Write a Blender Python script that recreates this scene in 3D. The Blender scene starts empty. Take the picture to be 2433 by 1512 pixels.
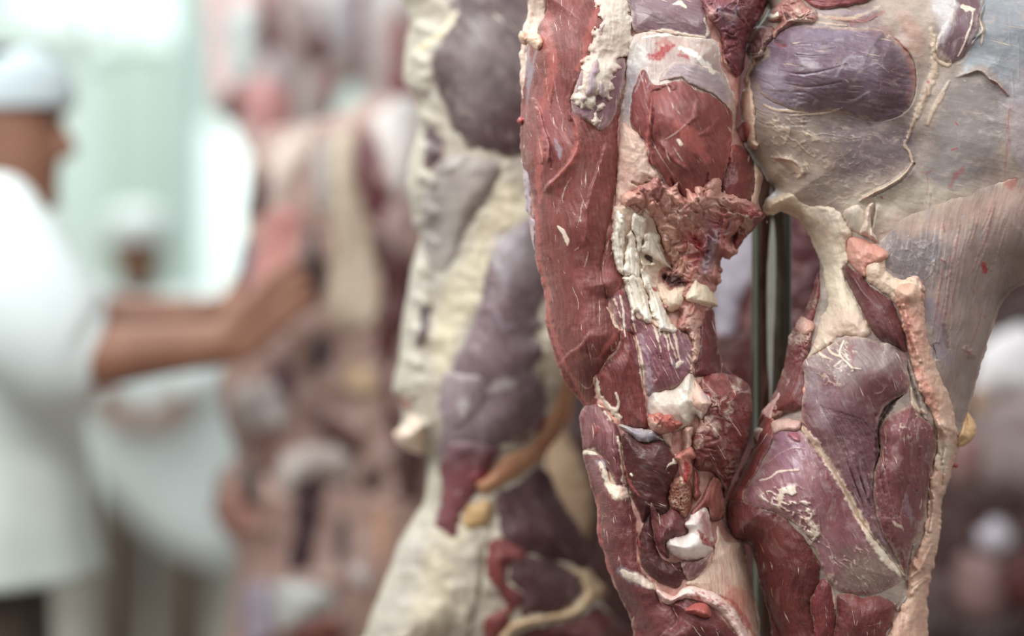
# Beef quarters hanging in a cold hall, butchers at work behind
import bpy, bmesh, math, random
import numpy as np
from mathutils import Vector

S = bpy.context.scene
C = S.collection
W, H, LENS, CZ = 2433, 1512, 85.0, 1.30
K = 36.0 / LENS / W
FOCUS = 2.40

# ---------------------------------------------------------------- camera
cam = bpy.data.objects.new('camera', bpy.data.cameras.new('camera'))
C.objects.link(cam)
cam.location = (0, 0, CZ)
cam.rotation_euler = (math.pi / 2, 0, 0)
cam.data.lens = LENS
cam.data.sensor_width = 36.0
cam.data.clip_end = 60
cam.data.dof.use_dof = True
cam.data.dof.focus_distance = FOCUS
cam.data.dof.aperture_fstop = 1.28
S.camera = cam

# ---------------------------------------------------------------- light and exposure
wd = bpy.data.worlds.new('hall_daylight')
S.world = wd
wd.use_nodes = True
_nt = wd.node_tree
_bg = _nt.nodes['Background']
_tc = _nt.nodes.new('ShaderNodeTexCoord')
_sx = _nt.nodes.new('ShaderNodeSeparateXYZ')
_rp = _nt.nodes.new('ShaderNodeValToRGB')
_nt.links.new(_tc.outputs['Generated'], _sx.inputs[0])
_nt.links.new(_sx.outputs['Z'], _rp.inputs[0])
_rp.color_ramp.elements[0].position = 0.0
_rp.color_ramp.elements[0].color = (0.09, 0.085, 0.082, 1)
_rp.color_ramp.elements[1].position = 0.7
_rp.color_ramp.elements[1].color = (0.80, 0.86, 0.86, 1)
_nt.links.new(_rp.outputs[0], _bg.inputs['Color'])
_bg.inputs['Strength'].default_value = 0.92


def area(name, loc, aim, size, power, col):
    l = bpy.data.lights.new(name, 'AREA')
    l.shape = 'RECTANGLE'
    l.size, l.size_y = size
    l.energy = power
    l.color = col
    o = bpy.data.objects.new(name, l)
    o.location = loc
    o.rotation_euler = (Vector(aim) - Vector(loc)).to_track_quat('-Z', 'Y').to_euler()
    C.objects.link(o)
    return o


area('added_front_fill', (-0.9, -2.3, 1.9), (0.0, 2.5, 1.3), (6.0, 2.6), 46, (0.94, 0.99, 1.0))  # unseen fill panel added behind the camera; also makes the pole's bright stripe
area('added_overhead_light', (-1.7, 1.0, 3.4), (0.2, 2.5, 1.2), (2.4, 1.2), 118, (0.96, 1.0, 1.0))  # key added overhead on the left, out of view
area('added_overhead_light', (1.5, 0.6, 3.4), (0.4, 2.5, 1.2), (1.6, 1.0), 44, (0.97, 0.99, 1.0))  # weaker overhead light added on the right, out of view
area('added_overhead_light', (-2.2, 4.6, 3.6), (-0.8, 4.4, 1.0), (2.0, 2.4), 88, (0.95, 1.0, 0.99))  # added out of view to light the man from above
area('added_overhead_light', (-1.8, 9.0, 4.4), (-1.4, 9.6, 1.0), (4.0, 2.5), 165, (0.93, 1.0, 0.98))  # added out of view to brighten the back wall and far coat
S.view_settings.view_transform = 'Standard'
S.view_settings.look = 'None'
S.view_settings.gamma = 1.0
S.view_settings.use_curve_mapping = False
S.view_settings.exposure = 0.0


# ---------------------------------------------------------------- helpers
def at(px, py, Y):
    return ((px - W / 2) * K * Y, Y, CZ - (py - H / 2) * K * Y)


def lin(c):
    r = []
    for v in c:
        v = v / 255.0
        r.append(v / 12.92 if v <= 0.04045 else ((v + 0.055) / 1.055) ** 2.4)
    return (r[0], r[1], r[2], 1.0)


def tag(o, label=None, cat=None, group=None, kind=None):
    if label: o['label'] = label
    if cat: o['category'] = cat
    if group: o['group'] = group
    if kind: o['kind'] = kind
    return o


def empty(name, loc, label, cat, group=None):
    o = bpy.data.objects.new(name, None)
    o.location = loc
    o.empty_display_size = 0.05
    C.objects.link(o)
    return tag(o, label, cat, group)


def _h(i, j, s):
    n = (i * 374761393 + j * 668265263 + s * 974634543) & 0xffffffff
    n = ((n ^ (n >> 13)) * 1274126177) & 0xffffffff
    n = n ^ (n >> 16)
    return n / 4294967295.0


def vn(x, y, s=0):
    xi = np.floor(x).astype(np.int64); yi = np.floor(y).astype(np.int64)
    xf = x - xi; yf = y - yi
    u = xf * xf * xf * (xf * (xf * 6 - 15) + 10); v = yf * yf * yf * (yf * (yf * 6 - 15) + 10)
    a = _h(xi, yi, s); b = _h(xi + 1, yi, s); c = _h(xi, yi + 1, s); d = _h(xi + 1, yi + 1, s)
    return 2 * ((a * (1 - u) + b * u) * (1 - v) + (c * (1 - u) + d * u) * v) - 1


def fbm(x, y, o=4, s=0):
    r = 0; a = 1; t = 0
    for k in range(o):
        r = r + a * vn(x * 2 ** k + 17.3 * k, y * 2 ** k - 9.1 * k, s + k); t += a; a *= 0.5
    return r / t


def ridged(x, y, o=3, s=0):
    r = 0; a = 1; t = 0
    for k in range(o):
        r = r + a * (1 - np.abs(vn(x * 2 ** k + 5.7 * k, y * 2 ** k + 3.3 * k, s + k))); t += a; a *= 0.5
    return r / t


def ss(a, b, x):
    t = np.clip((x - a) / (b - a), 0, 1)
    return t * t * (3 - 2 * t)


CROPS = dict(p=(0, 0, 1), A=(1200, 0, 2.908), B=(1200, 480, 2.908), C=(1300, 980, 2.842), D=(1740, 0, 2.908),
             E=(1740, 480, 2.908), F=(1700, 980, 2.842), G=(900, 0, 2.908), H=(880, 480, 2.907), I=(840, 980, 2.842),
             J=(440, 0, 1.99), Q=(440, 750, 1.985), M=(2150, 700, 1.862), N=(1740, 0, 6.573), O=(2060, 0, 5.815),
             T=(1640, 500, 2.965), U=(1900, 560, 3.437), V=(1440, 440, 4.2), X=(1380, 900, 4.448))


def P(s):
    """'A: x,y x,y B: x,y' -> traced points in photo pixels"""
    out = []; ox, oy, sc = CROPS['p']
    for t in s.split():
        if t.endswith(':'):
            ox, oy, sc = CROPS[t[:-1]]
        else:
            x, y = t.split(',')
            out.append((ox + float(x) / sc, oy + float(y) / sc))
    return np.array(out)


def spline(p, closed=True, n=4):
    p = np.asarray(p, float)
    if closed:
        q = np.vstack([p[-1:], p, p[:2]])
    else:
        q = np.vstack([2 * p[:1] - p[1:2], p, 2 * p[-1:] - p[-2:-1]])
    out = []
    for i in range(1, len(q) - 2):
        a, b, c, d = q[i - 1], q[i], q[i + 1], q[i + 2]
        for k in range(n):
            t = k / n
            out.append(0.5 * (2 * b + (c - a) * t + (2 * a - 5 * b + 4 * c - d) * t * t + (3 * b - a - 3 * c + d) * t ** 3))
    if not closed: out.append(p[-1])
    return np.array(out)


def sdist(x, y, poly):
    """signed distance to a closed outline, positive inside"""
    d2 = np.full(x.shape, 1e18); ins = np.zeros(x.shape, bool)
    n = len(poly)
    for i in range(n):
        ax, ay = poly[i]; bx, by = poly[(i + 1) % n]
        ex, ey = bx - ax, by - ay
        L = ex * ex + ey * ey
        if L < 1e-9: continue
        wx = x - ax; wy = y - ay
        t = np.clip((wx * ex + wy * ey) / L, 0, 1)
        dx = wx - ex * t; dy = wy - ey * t
        d2 = np.minimum(d2, dx * dx + dy * dy)
        if ey != 0:
            c = ((ay > y) != (by > y)) & (x < ex * (y - ay) / ey + ax)
            ins ^= c
    d = np.sqrt(d2)
    return np.where(ins, d, -d)


def ldist(x, y, line, ws):
    """distance to an open line minus nothing, and the local width there"""
    d2 = np.full(x.shape, 1e18); w = np.zeros(x.shape); sg = np.zeros(x.shape); tt = np.zeros(x.shape)
    n = len(line)
    for i in range(n - 1):
        ax, ay = line[i]; bx, by = line[i + 1]
        ex, ey = bx - ax, by - ay
        L = ex * ex + ey * ey + 1e-9
        wx = x - ax; wy = y - ay
        t = np.clip((wx * ex + wy * ey) / L, 0, 1)
        dx = wx - ex * t; dy = wy - ey * t
        q = dx * dx + dy * dy
        m = q < d2
        d2 = np.where(m, q, d2)
        w = np.where(m, ws[i] + (ws[i + 1] - ws[i]) * t, w)
        sg = np.where(m, np.sign(ex * wy - ey * wx), sg); tt = np.where(m, (i + t) / (n - 1), tt)
    return np.sqrt(d2), w, sg, tt


def raw_mesh(name, V, Fq, mat, parent=None, smooth=True):
    me = bpy.data.meshes.new(name)
    V = np.ascontiguousarray(V, np.float32); Fq = np.ascontiguousarray(Fq, np.int32)
    me.vertices.add(len(V)); me.vertices.foreach_set('co', V.ravel())
    me.loops.add(Fq.size); me.loops.foreach_set('vertex_index', Fq.ravel())
    me.polygons.add(len(Fq)); me.polygons.foreach_set('loop_start', np.arange(0, Fq.size, Fq.shape[1], dtype=np.int32))
    me.update(calc_edges=True)
    me.polygons.foreach_set('use_smooth', np.full(len(Fq), smooth))
    if mat: me.materials.append(mat)
    o = bpy.data.objects.new(name, me)
    C.objects.link(o)
    if parent: o.parent = parent
    return o


# ---------------------------------------------------------------- materials
def nd(nt, t, **kw):
    n = nt.nodes.new(t)
    for k, v in kw.items(): setattr(n, k, v)
    return n


_mats = {}
FATC = {'cream': ((232, 216, 196), (214, 178, 158)), 'white': ((242, 236, 224), (228, 214, 198)),
        'pink': ((222, 176, 160), (196, 128, 118)), 'tan': ((206, 182, 158), (178, 146, 128)),
        'yellow': ((234, 222, 190), (218, 196, 152)), 'memb': ((168, 150, 138), (146, 128, 120)), 'grey': ((206, 200, 194), (182, 172, 168))}


def tissue(c1, c2, fibre=1.0, rough=0.42, fleck=0.0, bump=1.0, fat='cream', across=800., along=45., coat=0.08, mem=(158, 146, 154), blotch=1.0, pink=(186, 100, 92), film=0.10):
    key = ('t', c1, c2, fibre, rough, fleck, bump, fat, across, along, coat, mem, blotch, pink, film)
    if key in _mats: return _mats[key]
    m = bpy.data.materials.new('tissue_%d' % len(_mats)); _mats[key] = m
    m.use_nodes = True
    nt = m.node_tree; L = nt.links.new
    bs = nt.nodes['Principled BSDF']
    at_f = nd(nt, 'ShaderNodeAttribute', attribute_name='fib')
    at_m = nd(nt, 'ShaderNodeAttribute', attribute_name='mask')
    sep = nd(nt, 'ShaderNodeSeparateColor'); L(at_m.outputs['Color'], sep.inputs[0])

    def noise(scale, sc, det=3, rg=0.6, dist=0.0):
        mp = nd(nt, 'ShaderNodeMapping'); L(at_f.outputs['Vector'], mp.inputs['Vector'])
        mp.inputs['Scale'].default_value = (sc[0], sc[1], 1)
        n = nd(nt, 'ShaderNodeTexNoise'); L(mp.outputs[0], n.inputs['Vector'])
        n.inputs['Scale'].default_value = scale; n.inputs['Detail'].default_value = det
        n.inputs['Roughness'].default_value = rg; n.inputs['Distortion'].default_value = dist
        return n.outputs['Fac']

    def rng(v, a, b, c=0.0, d=1.0):
        r = nd(nt, 'ShaderNodeMapRange'); r.interpolation_type = 'SMOOTHSTEP'
        L(v, r.inputs['Value'])
        for i, q in zip(('From Min', 'From Max', 'To Min', 'To Max'), (a, b, c, d)): r.inputs[i].default_value = q
        return r.outputs[0]

    def mth(op, a, b):
        n = nd(nt, 'ShaderNodeMath', operation=op)
        for i, v in enumerate((a, b)):
            if isinstance(v, (int, float)): n.inputs[i].default_value = v
            else: L(v, n.inputs[i])
        return n.outputs[0]

    def mix(f, a, b):
        n = nd(nt, 'ShaderNodeMix', data_type='RGBA')
        if isinstance(f, (int, float)): n.inputs[0].default_value = f
        else: L(f, n.inputs[0])
        for i, v in ((6, a), (7, b)):
            if isinstance(v, tuple): n.inputs[i].default_value = v
            else: L(v, n.inputs[i])
        return n.outputs[2]

    n_f = noise(1.0, (across, along), 4, 0.65, 0.4)          # fibre bundles
    n_b = noise(1.0, (38., 26.), 5, 0.6, 0.5)                # broad blotches
    n_g = noise(1.0, (700., 600.), 3, 0.6)                   # grain
    fmix = rng(n_f, 0.38, 0.64)
    bmix = rng(n_b, 0.35, 0.68)
    f = mth('ADD', mth('MULTIPLY', fmix, 0.55 * fibre), mth('MULTIPLY', bmix, 0.55 * blotch))
    f = mth('ADD', f, mth('MULTIPLY', mth('SUBTRACT', n_g, 0.5), 0.5))
    n = nd(nt, 'ShaderNodeClamp'); L(f, n.inputs[0]); f = n.outputs[0]
    n_e = noise(1.0, (420., 260.), 3, 0.7, 0.5)

    def soft(ch, amp=1.3):
        v = mth('MULTIPLY', ch, mth('ADD', mth('MULTIPLY', mth('SUBTRACT', n_e, 0.5), amp), 1.0))
        c_ = nd(nt, 'ShaderNodeClamp'); L(v, c_.inputs[0])
        return c_.outputs[0]

    col = mix(f, lin(c1), lin(c2))
    at_t = nd(nt, 'ShaderNodeAttribute', attribute_name='tint')
    tn = mix(mth('MULTIPLY', f, 0.30), at_t.outputs['Color'], lin(tuple(v * .62 for v in c2)))
    col = mix(soft(at_t.outputs['Alpha'], .9), col, tn)
    fa, fb = FATC[fat]
    fcol = mix(rng(n_b, 0.42, 0.66), lin(fa), lin(fb))
    if fleck:
        fl = rng(noise(1.0, (310., 34.), 2, 0.5, 0.8), 0.70 - 0.08 * fleck, 0.76 - 0.06 * fleck)
        col = mix(mth('MULTIPLY', fl, 0.65), col, fcol)
    def edge(ch, amp=0.55):
        v = mth('ADD', ch, mth('MULTIPLY', mth('SUBTRACT', n_e, 0.5), amp))
        return mth('MULTIPLY', rng(v, 0.06, 0.95), rng(ch, 0.0, 0.12))

    n_m = noise(1.0, (95., 60.), 5, 0.62, 0.8)
    col = mix(mth('MULTIPLY', rng(n_m, 0.50, 0.74), film), col, mix(0.5, lin(mem), fcol))
    n_d = noise(1.0, (150., 70.), 4, 0.6, 0.6)
    col = mix(mth('MULTIPLY', rng(n_d, 0.54, 0.74), 0.35), col, mix(0.55, lin(c2), lin((96, 44, 44))))
    at_p = nd(nt, 'ShaderNodeAttribute', attribute_name='pink')
    col = mix(mth('MULTIPLY', soft(at_p.outputs['Fac']), 0.8), col, lin(pink))
    em = soft(sep.outputs[1], 1.6)
    col = mix(mth('MULTIPLY', em, 0.72), col, lin(mem))
    ef = edge(sep.outputs[0])
    col = mix(mth('MULTIPLY', ef, 0.95), col, fcol)
    col = mix(mth('MULTIPLY', soft(sep.outputs[2], 1.6), 0.9), col, lin((150, 34, 40)))
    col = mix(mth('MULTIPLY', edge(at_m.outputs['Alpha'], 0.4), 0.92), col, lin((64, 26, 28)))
    L(col, bs.inputs['Base Color'])
    bs.inputs['Roughness'].default_value = rough
    L(rng(n_e, 0.3, 0.7, rough - 0.1, rough + 0.12), bs.inputs['Roughness'])
    bs.inputs['Specular IOR Level'].default_value = 0.36
    bs.inputs['Coat Weight'].default_value = coat
    bs.inputs['Coat Roughness'].default_value = 0.22
    hgt = mth('ADD', mth('MULTIPLY', n_f, 1.0 * fibre), mth('MULTIPLY', n_g, 0.5))
    hgt = mth('ADD', hgt, mth('MULTIPLY', ef, 0.5))
    b = nd(nt, 'ShaderNodeBump'); b.inputs['Strength'].default_value = 0.55 * bump
    b.inputs['Distance'].default_value = 0.0011
    L(hgt, b.inputs['Height']); L(b.outputs[0], bs.inputs['Normal'])
    return m


def plain(name, c1, c2=None, rough=0.6, metal=0.0, scale=6.0, bump=0.0, spec=0.4):
    key = (name, c1, c2, rough, metal, scale, bump)
    if key in _mats: return _mats[key]
    m = bpy.data.materials.new(name); _mats[key] = m
    m.use_nodes = True
    nt = m.node_tree; L = nt.links.new
    bs = nt.nodes['Principled BSDF']
    tc = nd(nt, 'ShaderNodeTexCoord'); n = nd(nt, 'ShaderNodeTexNoise')
    L(tc.outputs['Object'], n.inputs['Vector']); n.inputs['Scale'].default_value = scale; n.inputs['Detail'].default_value = 4
    r = nd(nt, 'ShaderNodeValToRGB'); L(n.outputs['Fac'], r.inputs[0])
    r.color_ramp.elements[0].position = 0.35; r.color_ramp.elements[1].position = 0.65
    r.color_ramp.elements[0].color = lin(c1); r.color_ramp.elements[1].color = lin(c2 or tuple(v * 0.93 for v in c1))
    L(r.outputs[0], bs.inputs['Base Color'])
    bs.inputs['Roughness'].default_value = rough; bs.inputs['Metallic'].default_value = metal
    bs.inputs['Specular IOR Level'].default_value = spec
    if bump:
        b = nd(nt, 'ShaderNodeBump'); b.inputs['Strength'].default_value = 0.5; b.inputs['Distance'].default_value = bump
        L(n.outputs['Fac'], b.inputs['Height']); L(b.outputs[0], bs.inputs['Normal'])
    return m


# ---------------------------------------------------------------- hanging meat
KIND = dict(
    muscle=dict(fibre=1.0, rough=0.45, fleck=0.35, bump=1.0, lump=(.0022, 46), ridge=(.0006, 5, 60), fat='cream'),
    cut=dict(fibre=0.35, rough=0.46, fleck=0.25, bump=1.3, lump=(.0018, 24), ridge=(.0005, 7, 16), fat='cream', across=420., along=210.),
    veil=dict(film=.34, fibre=0.7, rough=0.36, fleck=0.25, bump=0.55, lump=(.0013, 60), ridge=(.0004, 6, 70), fat='cream'),
    fat=dict(fibre=0.5, rough=0.50, fleck=0.0, bump=0.9, lump=(.0030, 22), ridge=(.0006, 7, 40), fat='pink', across=300., along=70.),
    crumb=dict(film=.28, fibre=0.4, rough=0.42, fleck=0.0, bump=1.0, lump=(.0080, 34), ridge=(.0006, 8, 30), fat='cream', across=260., along=110.),
    tendon=dict(film=.1, fibre=0.6, rough=0.38, fleck=0.0, bump=0.6, lump=(.0012, 22), ridge=(.0008, 5, 70), fat='white', across=420., along=30.),
    bone=dict(film=.05, fibre=0.1, rough=0.30, fleck=0.0, bump=0.4, lump=(.0010, 30), ridge=(.0, 5, 70), fat='white'))


class Meat:
    def __init__(self, name, label, cat, Y0, outline, T=.06, R=150, Tb=.055, s=3.0, group=None, inset=5, jit=1.5, pw=.62):
        self.Y0, self.s, self.T, self.R, self.Tb, self.jit, self.pw = Y0, s, T, R, Tb, jit, pw
        self.out = spline(P(outline), True, 4)
        self.strokes = []; self.nets = []; self.zones = []; self.n = 0
        b0 = self.out.min(0) - 16; b1 = self.out.max(0) + 16
        self.g = 4.0; self.b0 = b0
        nx, ny = (np.ceil((b1 - b0) / self.g)).astype(int) + 1
        gx, gy = np.meshgrid(b0[0] + np.arange(nx) * self.g, b0[1] + np.arange(ny) * self.g)
        self.D = sdist(gx, gy, self.out) - inset
        c = self.out.mean(0)
        x, y, z = at(c[0], self.out[:, 1].max(), Y0)
        self.root = empty(name, (x, Y0, z), label, cat, group)
        self.bumps = []
        self.gx, self.gy = gx, gy
        self.acc = None

    def d(self, x, y):
        u = np.clip((x - self.b0[0]) / self.g, 0, self.D.shape[1] - 1.001); v = np.clip((y - self.b0[1]) / self.g, 0, self.D.shape[0] - 1.001)
        i = u.astype(int); j = v.astype(int); fu = u - i; fv = v - j
        D = self.D
        return (D[j, i] * (1 - fu) + D[j, i + 1] * fu) * (1 - fv) + (D[j + 1, i] * (1 - fu) + D[j + 1, i + 1] * fu) * fv

    def h(self, x, y):
        t = np.clip(self.d(x, y) / self.R, 0, 1)
        r = self.T * (1 - (1 - t) ** 2) ** self.pw
        r = r + self.T * 0.12 * fbm(x / 170., y / 170., 2, 91) * np.clip(t * 3, 0, 1)
        for (cx, cy, rx, ry, a) in self.bumps:
            r = r + a * np.exp(-((x - cx) / rx) ** 2 - ((y - cy) / ry) ** 2)
        return r

    def _samp(self, G, x, y):
        u = np.clip((x - self.b0[0]) / self.g, 0, G.shape[1] - 1.001); v = np.clip((y - self.b0[1]) / self.g, 0, G.shape[0] - 1.001)
        i = u.astype(int); j = v.astype(int); fu = u - i; fv = v - j
        return (G[j, i] * (1 - fu) + G[j, i + 1] * fu) * (1 - fv) + (G[j + 1, i] * (1 - fu) + G[j + 1, i + 1] * fu) * fv

    def base(self, x, y):
        """height of what has been laid down so far, draped a little"""
        if self.acc is None: self.acc = np.zeros_like(self.D)
        A = self.acc
        for _ in range(2):
            B = np.pad(A, 2, mode='edge'); A = (B[:-4, 2:-2] + B[1:-3, 2:-2] + B[2:-2, 2:-2] + B[3:-1, 2:-2] + B[4:, 2:-2]) / 5
            B = np.pad(A, 2, mode='edge'); A = (B[2:-2, :-4] + B[2:-2, 1:-3] + B[2:-2, 2:-2] + B[2:-2, 3:-1] + B[2:-2, 4:]) / 5
        return self.h(x, y) + self._samp(A, x, y)

    def bump(self, cx, cy, rx, ry, a): self.bumps.append((cx, cy, rx, ry, a))

    def st(self, typ, w, hgt, pts, amt=1.0, rag=0.5):
        """a streak: fat (F), membrane (M), blood (B), dark wet cut (D), bare ridge (R) or groove with painted dark floor (G)"""
        p = P(pts)
        ws = w if isinstance(w, (list, tuple)) else [w] * len(p)
        n = 5
        if typ == 'F' and np.max(w) <= 6: w = list(np.array(ws) * .72); ws = w; amt = amt * .65
        line = spline(p, False, n)
        wl = np.interp(np.linspace(0, len(p) - 1, len(line)), np.arange(len(p)), np.resize(ws, len(p)) if len(ws) == len(p) else np.interp(np.linspace(0, 1, len(p)), np.linspace(0, 1, len(ws)), ws))
        self.strokes.append((typ, wl, hgt, line, amt, rag))

    def net(self, typ, pts, scale=14., thr=.80, hgt=.001, amt=1.0, ang=0., stretch=1.0, fade=18., only=None):
        """a webbing of the given tissue over a traced region"""
        self.nets.append((typ, spline(P(pts), True, 4), scale, thr, hgt, amt, math.radians(ang), stretch, fade, only))

    def patch(self, name, pts, c1, c2=None, kind='muscle', ang=90., bulge=.008, Rp=55., lift=.003, sink=.004, Re=7., seed=None, jit=None,
              smooth=True, s=None, thick=.014, warp=1.0, label=None, parent=None, rim=None, curl=0.0, **kw):
        k = dict(KIND[kind]); k.update(kw)
        lump, ridge = k.pop('lump'), k.pop('ridge')
        if c2 is None:
            f = 0.76 if kind in ('muscle', 'cut', 'veil') else 0.90
            c2 = tuple(int(v * f) for v in c1)
        if kind in ('muscle', 'cut', 'crumb'): c1, c2 = [tuple(int(v * .93) for v in c) for c in (c1, c2)]
        mat = tissue(tuple(c1), tuple(c2), **k)
        self.n += 1
        sd_ = self.n * 13 + int(self.Y0 * 100) if seed is None else seed
        s = s or self.s
        poly = P(pts)
        poly = spline(poly, True, 4) if smooth else poly
        b0 = poly.min(0) - 2 * s - 8; b1 = poly.max(0) + 2 * s + 8
        nx, ny = (np.ceil((b1 - b0) / s)).astype(int) + 1
        gx, gy = np.meshgrid(b0[0] + np.arange(nx) * s, b0[1] + np.arange(ny) * s)
        sd = sdist(gx, gy, poly)
        j = self.jit if jit is None else jit
        if j: sd = sd + j * (fbm(gx / 16., gy / 16., 3, sd_) * 2.0)
        keep = sd > -1e-6
        cell = keep[:-1, :-1] | keep[1:, :-1] | keep[:-1, 1:] | keep[1:, 1:]
        used = np.zeros(sd.shape, bool)
        for a in (0, 1):
            for b in (0, 1):
                used[a:sd.shape[0] - 1 + a, b:sd.shape[1] - 1 + b] |= cell
        ix = -np.ones(sd.shape, int); ix[used] = np.arange(used.sum())
        gyd, gxd = np.gradient(sd, s)
        nrm = np.sqrt(gxd ** 2 + gyd ** 2) + 1e-6
        mv = np.clip(np.where(sd < 0, -sd, 0), 0, 1.6 * s)
        X = (gx + mv * gxd / nrm)[used]; Yp = (gy + mv * gyd / nrm)[used]
        d = np.maximum(sd[used], 0)
        # surface
        base = self.base(X, Yp)
        lift = .0016 + .10 * lift; sink = .0006 + .22 * max(sink, 0); Re = Re * 1.5
        a = math.radians(ang)
        wx = X + warp * 14 * fbm(X / 90., Yp / 90., 2, sd_ + 3); wy = Yp + warp * 14 * fbm(X / 90., Yp / 90., 2, sd_ + 7)
        al = math.cos(a) * wx + math.sin(a) * wy; ac = -math.sin(a) * wx + math.cos(a) * wy
        ed = ss(0, Re, d)
        t = np.clip(d / Rp, 0, 1)
        hh = base - sink + (lift + sink) * (1 - (1 - np.clip(d / Re, 0, 1)) ** 2) ** .5 + bulge * (1 - (1 - t) ** 2)
        gd = sdist(self.gx, self.gy, poly)
        gt = np.clip(gd / Rp, 0, 1)
        inc = (-sink + (lift + sink) * (1 - (1 - np.clip(gd / Re, 0, 1)) ** 2) ** .5 + bulge * (1 - (1 - gt) ** 2))
        self.acc = self.acc + np.where(gd > 0, inc, 0)
        if kind == 'crumb':
            n1 = ridged(X / lump[1] + .5 * vn(X / 20., Yp / 20., sd_), Yp / lump[1] + .5 * vn(X / 20., Yp / 20., sd_ + 1), 3, sd_)
            n1 = 1 - 2 * np.abs(n1 - .6)
            cr = ss(.45, .95, n1), 1 - ss(-.1, .5, n1)
        elif kind in ('fat',):
            n1 = fbm(X / lump[1], Yp / lump[1], 4, sd_) * .7 + (ridged(al / (lump[1] * 1.6), ac / (lump[1] * 1.2), 3, sd_ + 5) - .6) * .7
        else:
            n1 = fbm(al / (lump[1] * 2.0), ac / lump[1], 4, sd_)
        hh = hh + lump[0] * n1 * ed
        if ridge[0]: hh = hh + ridge[0] * fbm(al / ridge[2], ac / ridge[1], 2, sd_ + 9) * ed
        mk = np.zeros((len(X), 5), np.float32)
        CH = dict(F=0, M=1, B=2, D=3, K=4)
        rim = rim or (('F', 16, .42) if kind == 'veil' else ('F', 7, .30) if kind in ('muscle', 'cut') else ('B', 5, .10))
        if kind == 'crumb':
            mk[:, 0] = cr[0] * .45 * ss(-.2, .4, fbm(X / 40., Yp / 40., 2, sd_ + 30)); mk[:, 4] = cr[1] * .7
        rn = fbm(X / 26., Yp / 26., 3, sd_ + 21)
        mk[:, CH[rim[0]]] += rim[2] * (1 - ss(.0, 1., d / (rim[1] * (1 + .9 * rn)).clip(1)))
        hh, tint = self._decor(X, Yp, ed, hh, mk, name, sd_)
        if curl: hh = hh + curl * (1 - t) ** 2
        Yw = self.Y0 - hh
        V = np.stack([(X - W / 2) * K * Yw, Yw, CZ - (Yp - H / 2) * K * Yw], 1)
        Yb = self.Y0 - np.minimum(base - sink, hh) + thick * ss(0, 10, d) + .0015
        V2 = np.stack([(X - W / 2) * K * Yw, Yb, CZ - (Yp - H / 2) * K * Yw], 1)
        N = len(X)
        q = np.stack([ix[:-1, :-1][cell], ix[1:, :-1][cell], ix[1:, 1:][cell], ix[:-1, 1:][cell]], 1)
        walls = self._walls(cell, ix, N)
        Fq = np.vstack([q, q[:, ::-1] + N, walls])
        o = raw_mesh(name, np.vstack([V, V2]), Fq, mat, parent or self.root)
        o.location = -np.array(self.root.location)
        me = o.data
        fib = np.stack([ac * K * self.Y0, al * K * self.Y0, np.full(N, sd_ * .37)], 1)
        A = me.attributes.new('fib', 'FLOAT_VECTOR', 'POINT'); A.data.foreach_set('vector', np.vstack([fib, fib]).astype(np.float32).ravel())
        A = me.attributes.new('mask', 'FLOAT_COLOR', 'POINT'); A.data.foreach_set('color', np.vstack([mk, mk])[:, :4].astype(np.float32).ravel())
        A = me.attributes.new('tint', 'FLOAT_COLOR', 'POINT'); A.data.foreach_set('color', np.vstack([tint, tint]).astype(np.float32).ravel())
        A = me.attributes.new('pink', 'FLOAT', 'POINT'); A.data.foreach_set('value', np.concatenate([mk[:, 4]] * 2).astype(np.float32))
        if label: o['label'] = label
        return o

    def _decor(self, X, Yp, ed, hh, mk, name, sd_):
        CH = dict(F=0, M=1, B=2, D=3, K=4)
        bx0, by0, bx1, by1 = X.min(), Yp.min(), X.max(), Yp.max()

        def off(a, m): return a[:, 0].min() - m > bx1 or a[:, 0].max() + m < bx0 or a[:, 1].min() - m > by1 or a[:, 1].max() + m < by0
        tint = np.zeros((len(X), 4), np.float32)
        for (rp, col, fade, amt, only) in self.zones:
            if (only and name not in only) or off(rp, fade * 2): continue
            r = ss(-fade, fade, sdist(X, Yp, rp) + fade * 1.1 * fbm(X / 46., Yp / 46., 3, 61) + fade * .5 * fbm(X / 11., Yp / 11., 2, 67)) * amt
            a0 = tint[:, 3]; a1 = a0 + (1 - a0) * r
            k = (r / np.maximum(a1, 1e-5))[:, None]
            tint[:, :3] = np.where(r[:, None] > 0, tint[:, :3] * (1 - k) + np.array(col[:3]) * k, tint[:, :3])
            tint[:, 3] = a1
        for (ty, rp, scale, thr, hg, amt, na, strch, fade, only) in self.nets:
            if (only and only != name) or off(rp, fade): continue
            r = ss(-fade * .3, fade, sdist(X, Yp, rp) + fade * .5 * fbm(X / 30., Yp / 30., 2, sd_ + 2))
            u = math.cos(na) * X + math.sin(na) * Yp; v = -math.sin(na) * X + math.cos(na) * Yp
            u = u + 7 * fbm(X / 24., Yp / 24., 2, 5); v = v + 7 * fbm(X / 24., Yp / 24., 2, 8)
            mm = ss(thr - .10, thr + .12, ridged(u / (scale * strch), v / scale, 3, 31 + int(scale))) * r * amt * .85
            mk[:, CH[ty]] = np.maximum(mk[:, CH[ty]], mm)
            hh = hh + hg * mm * ed
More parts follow.
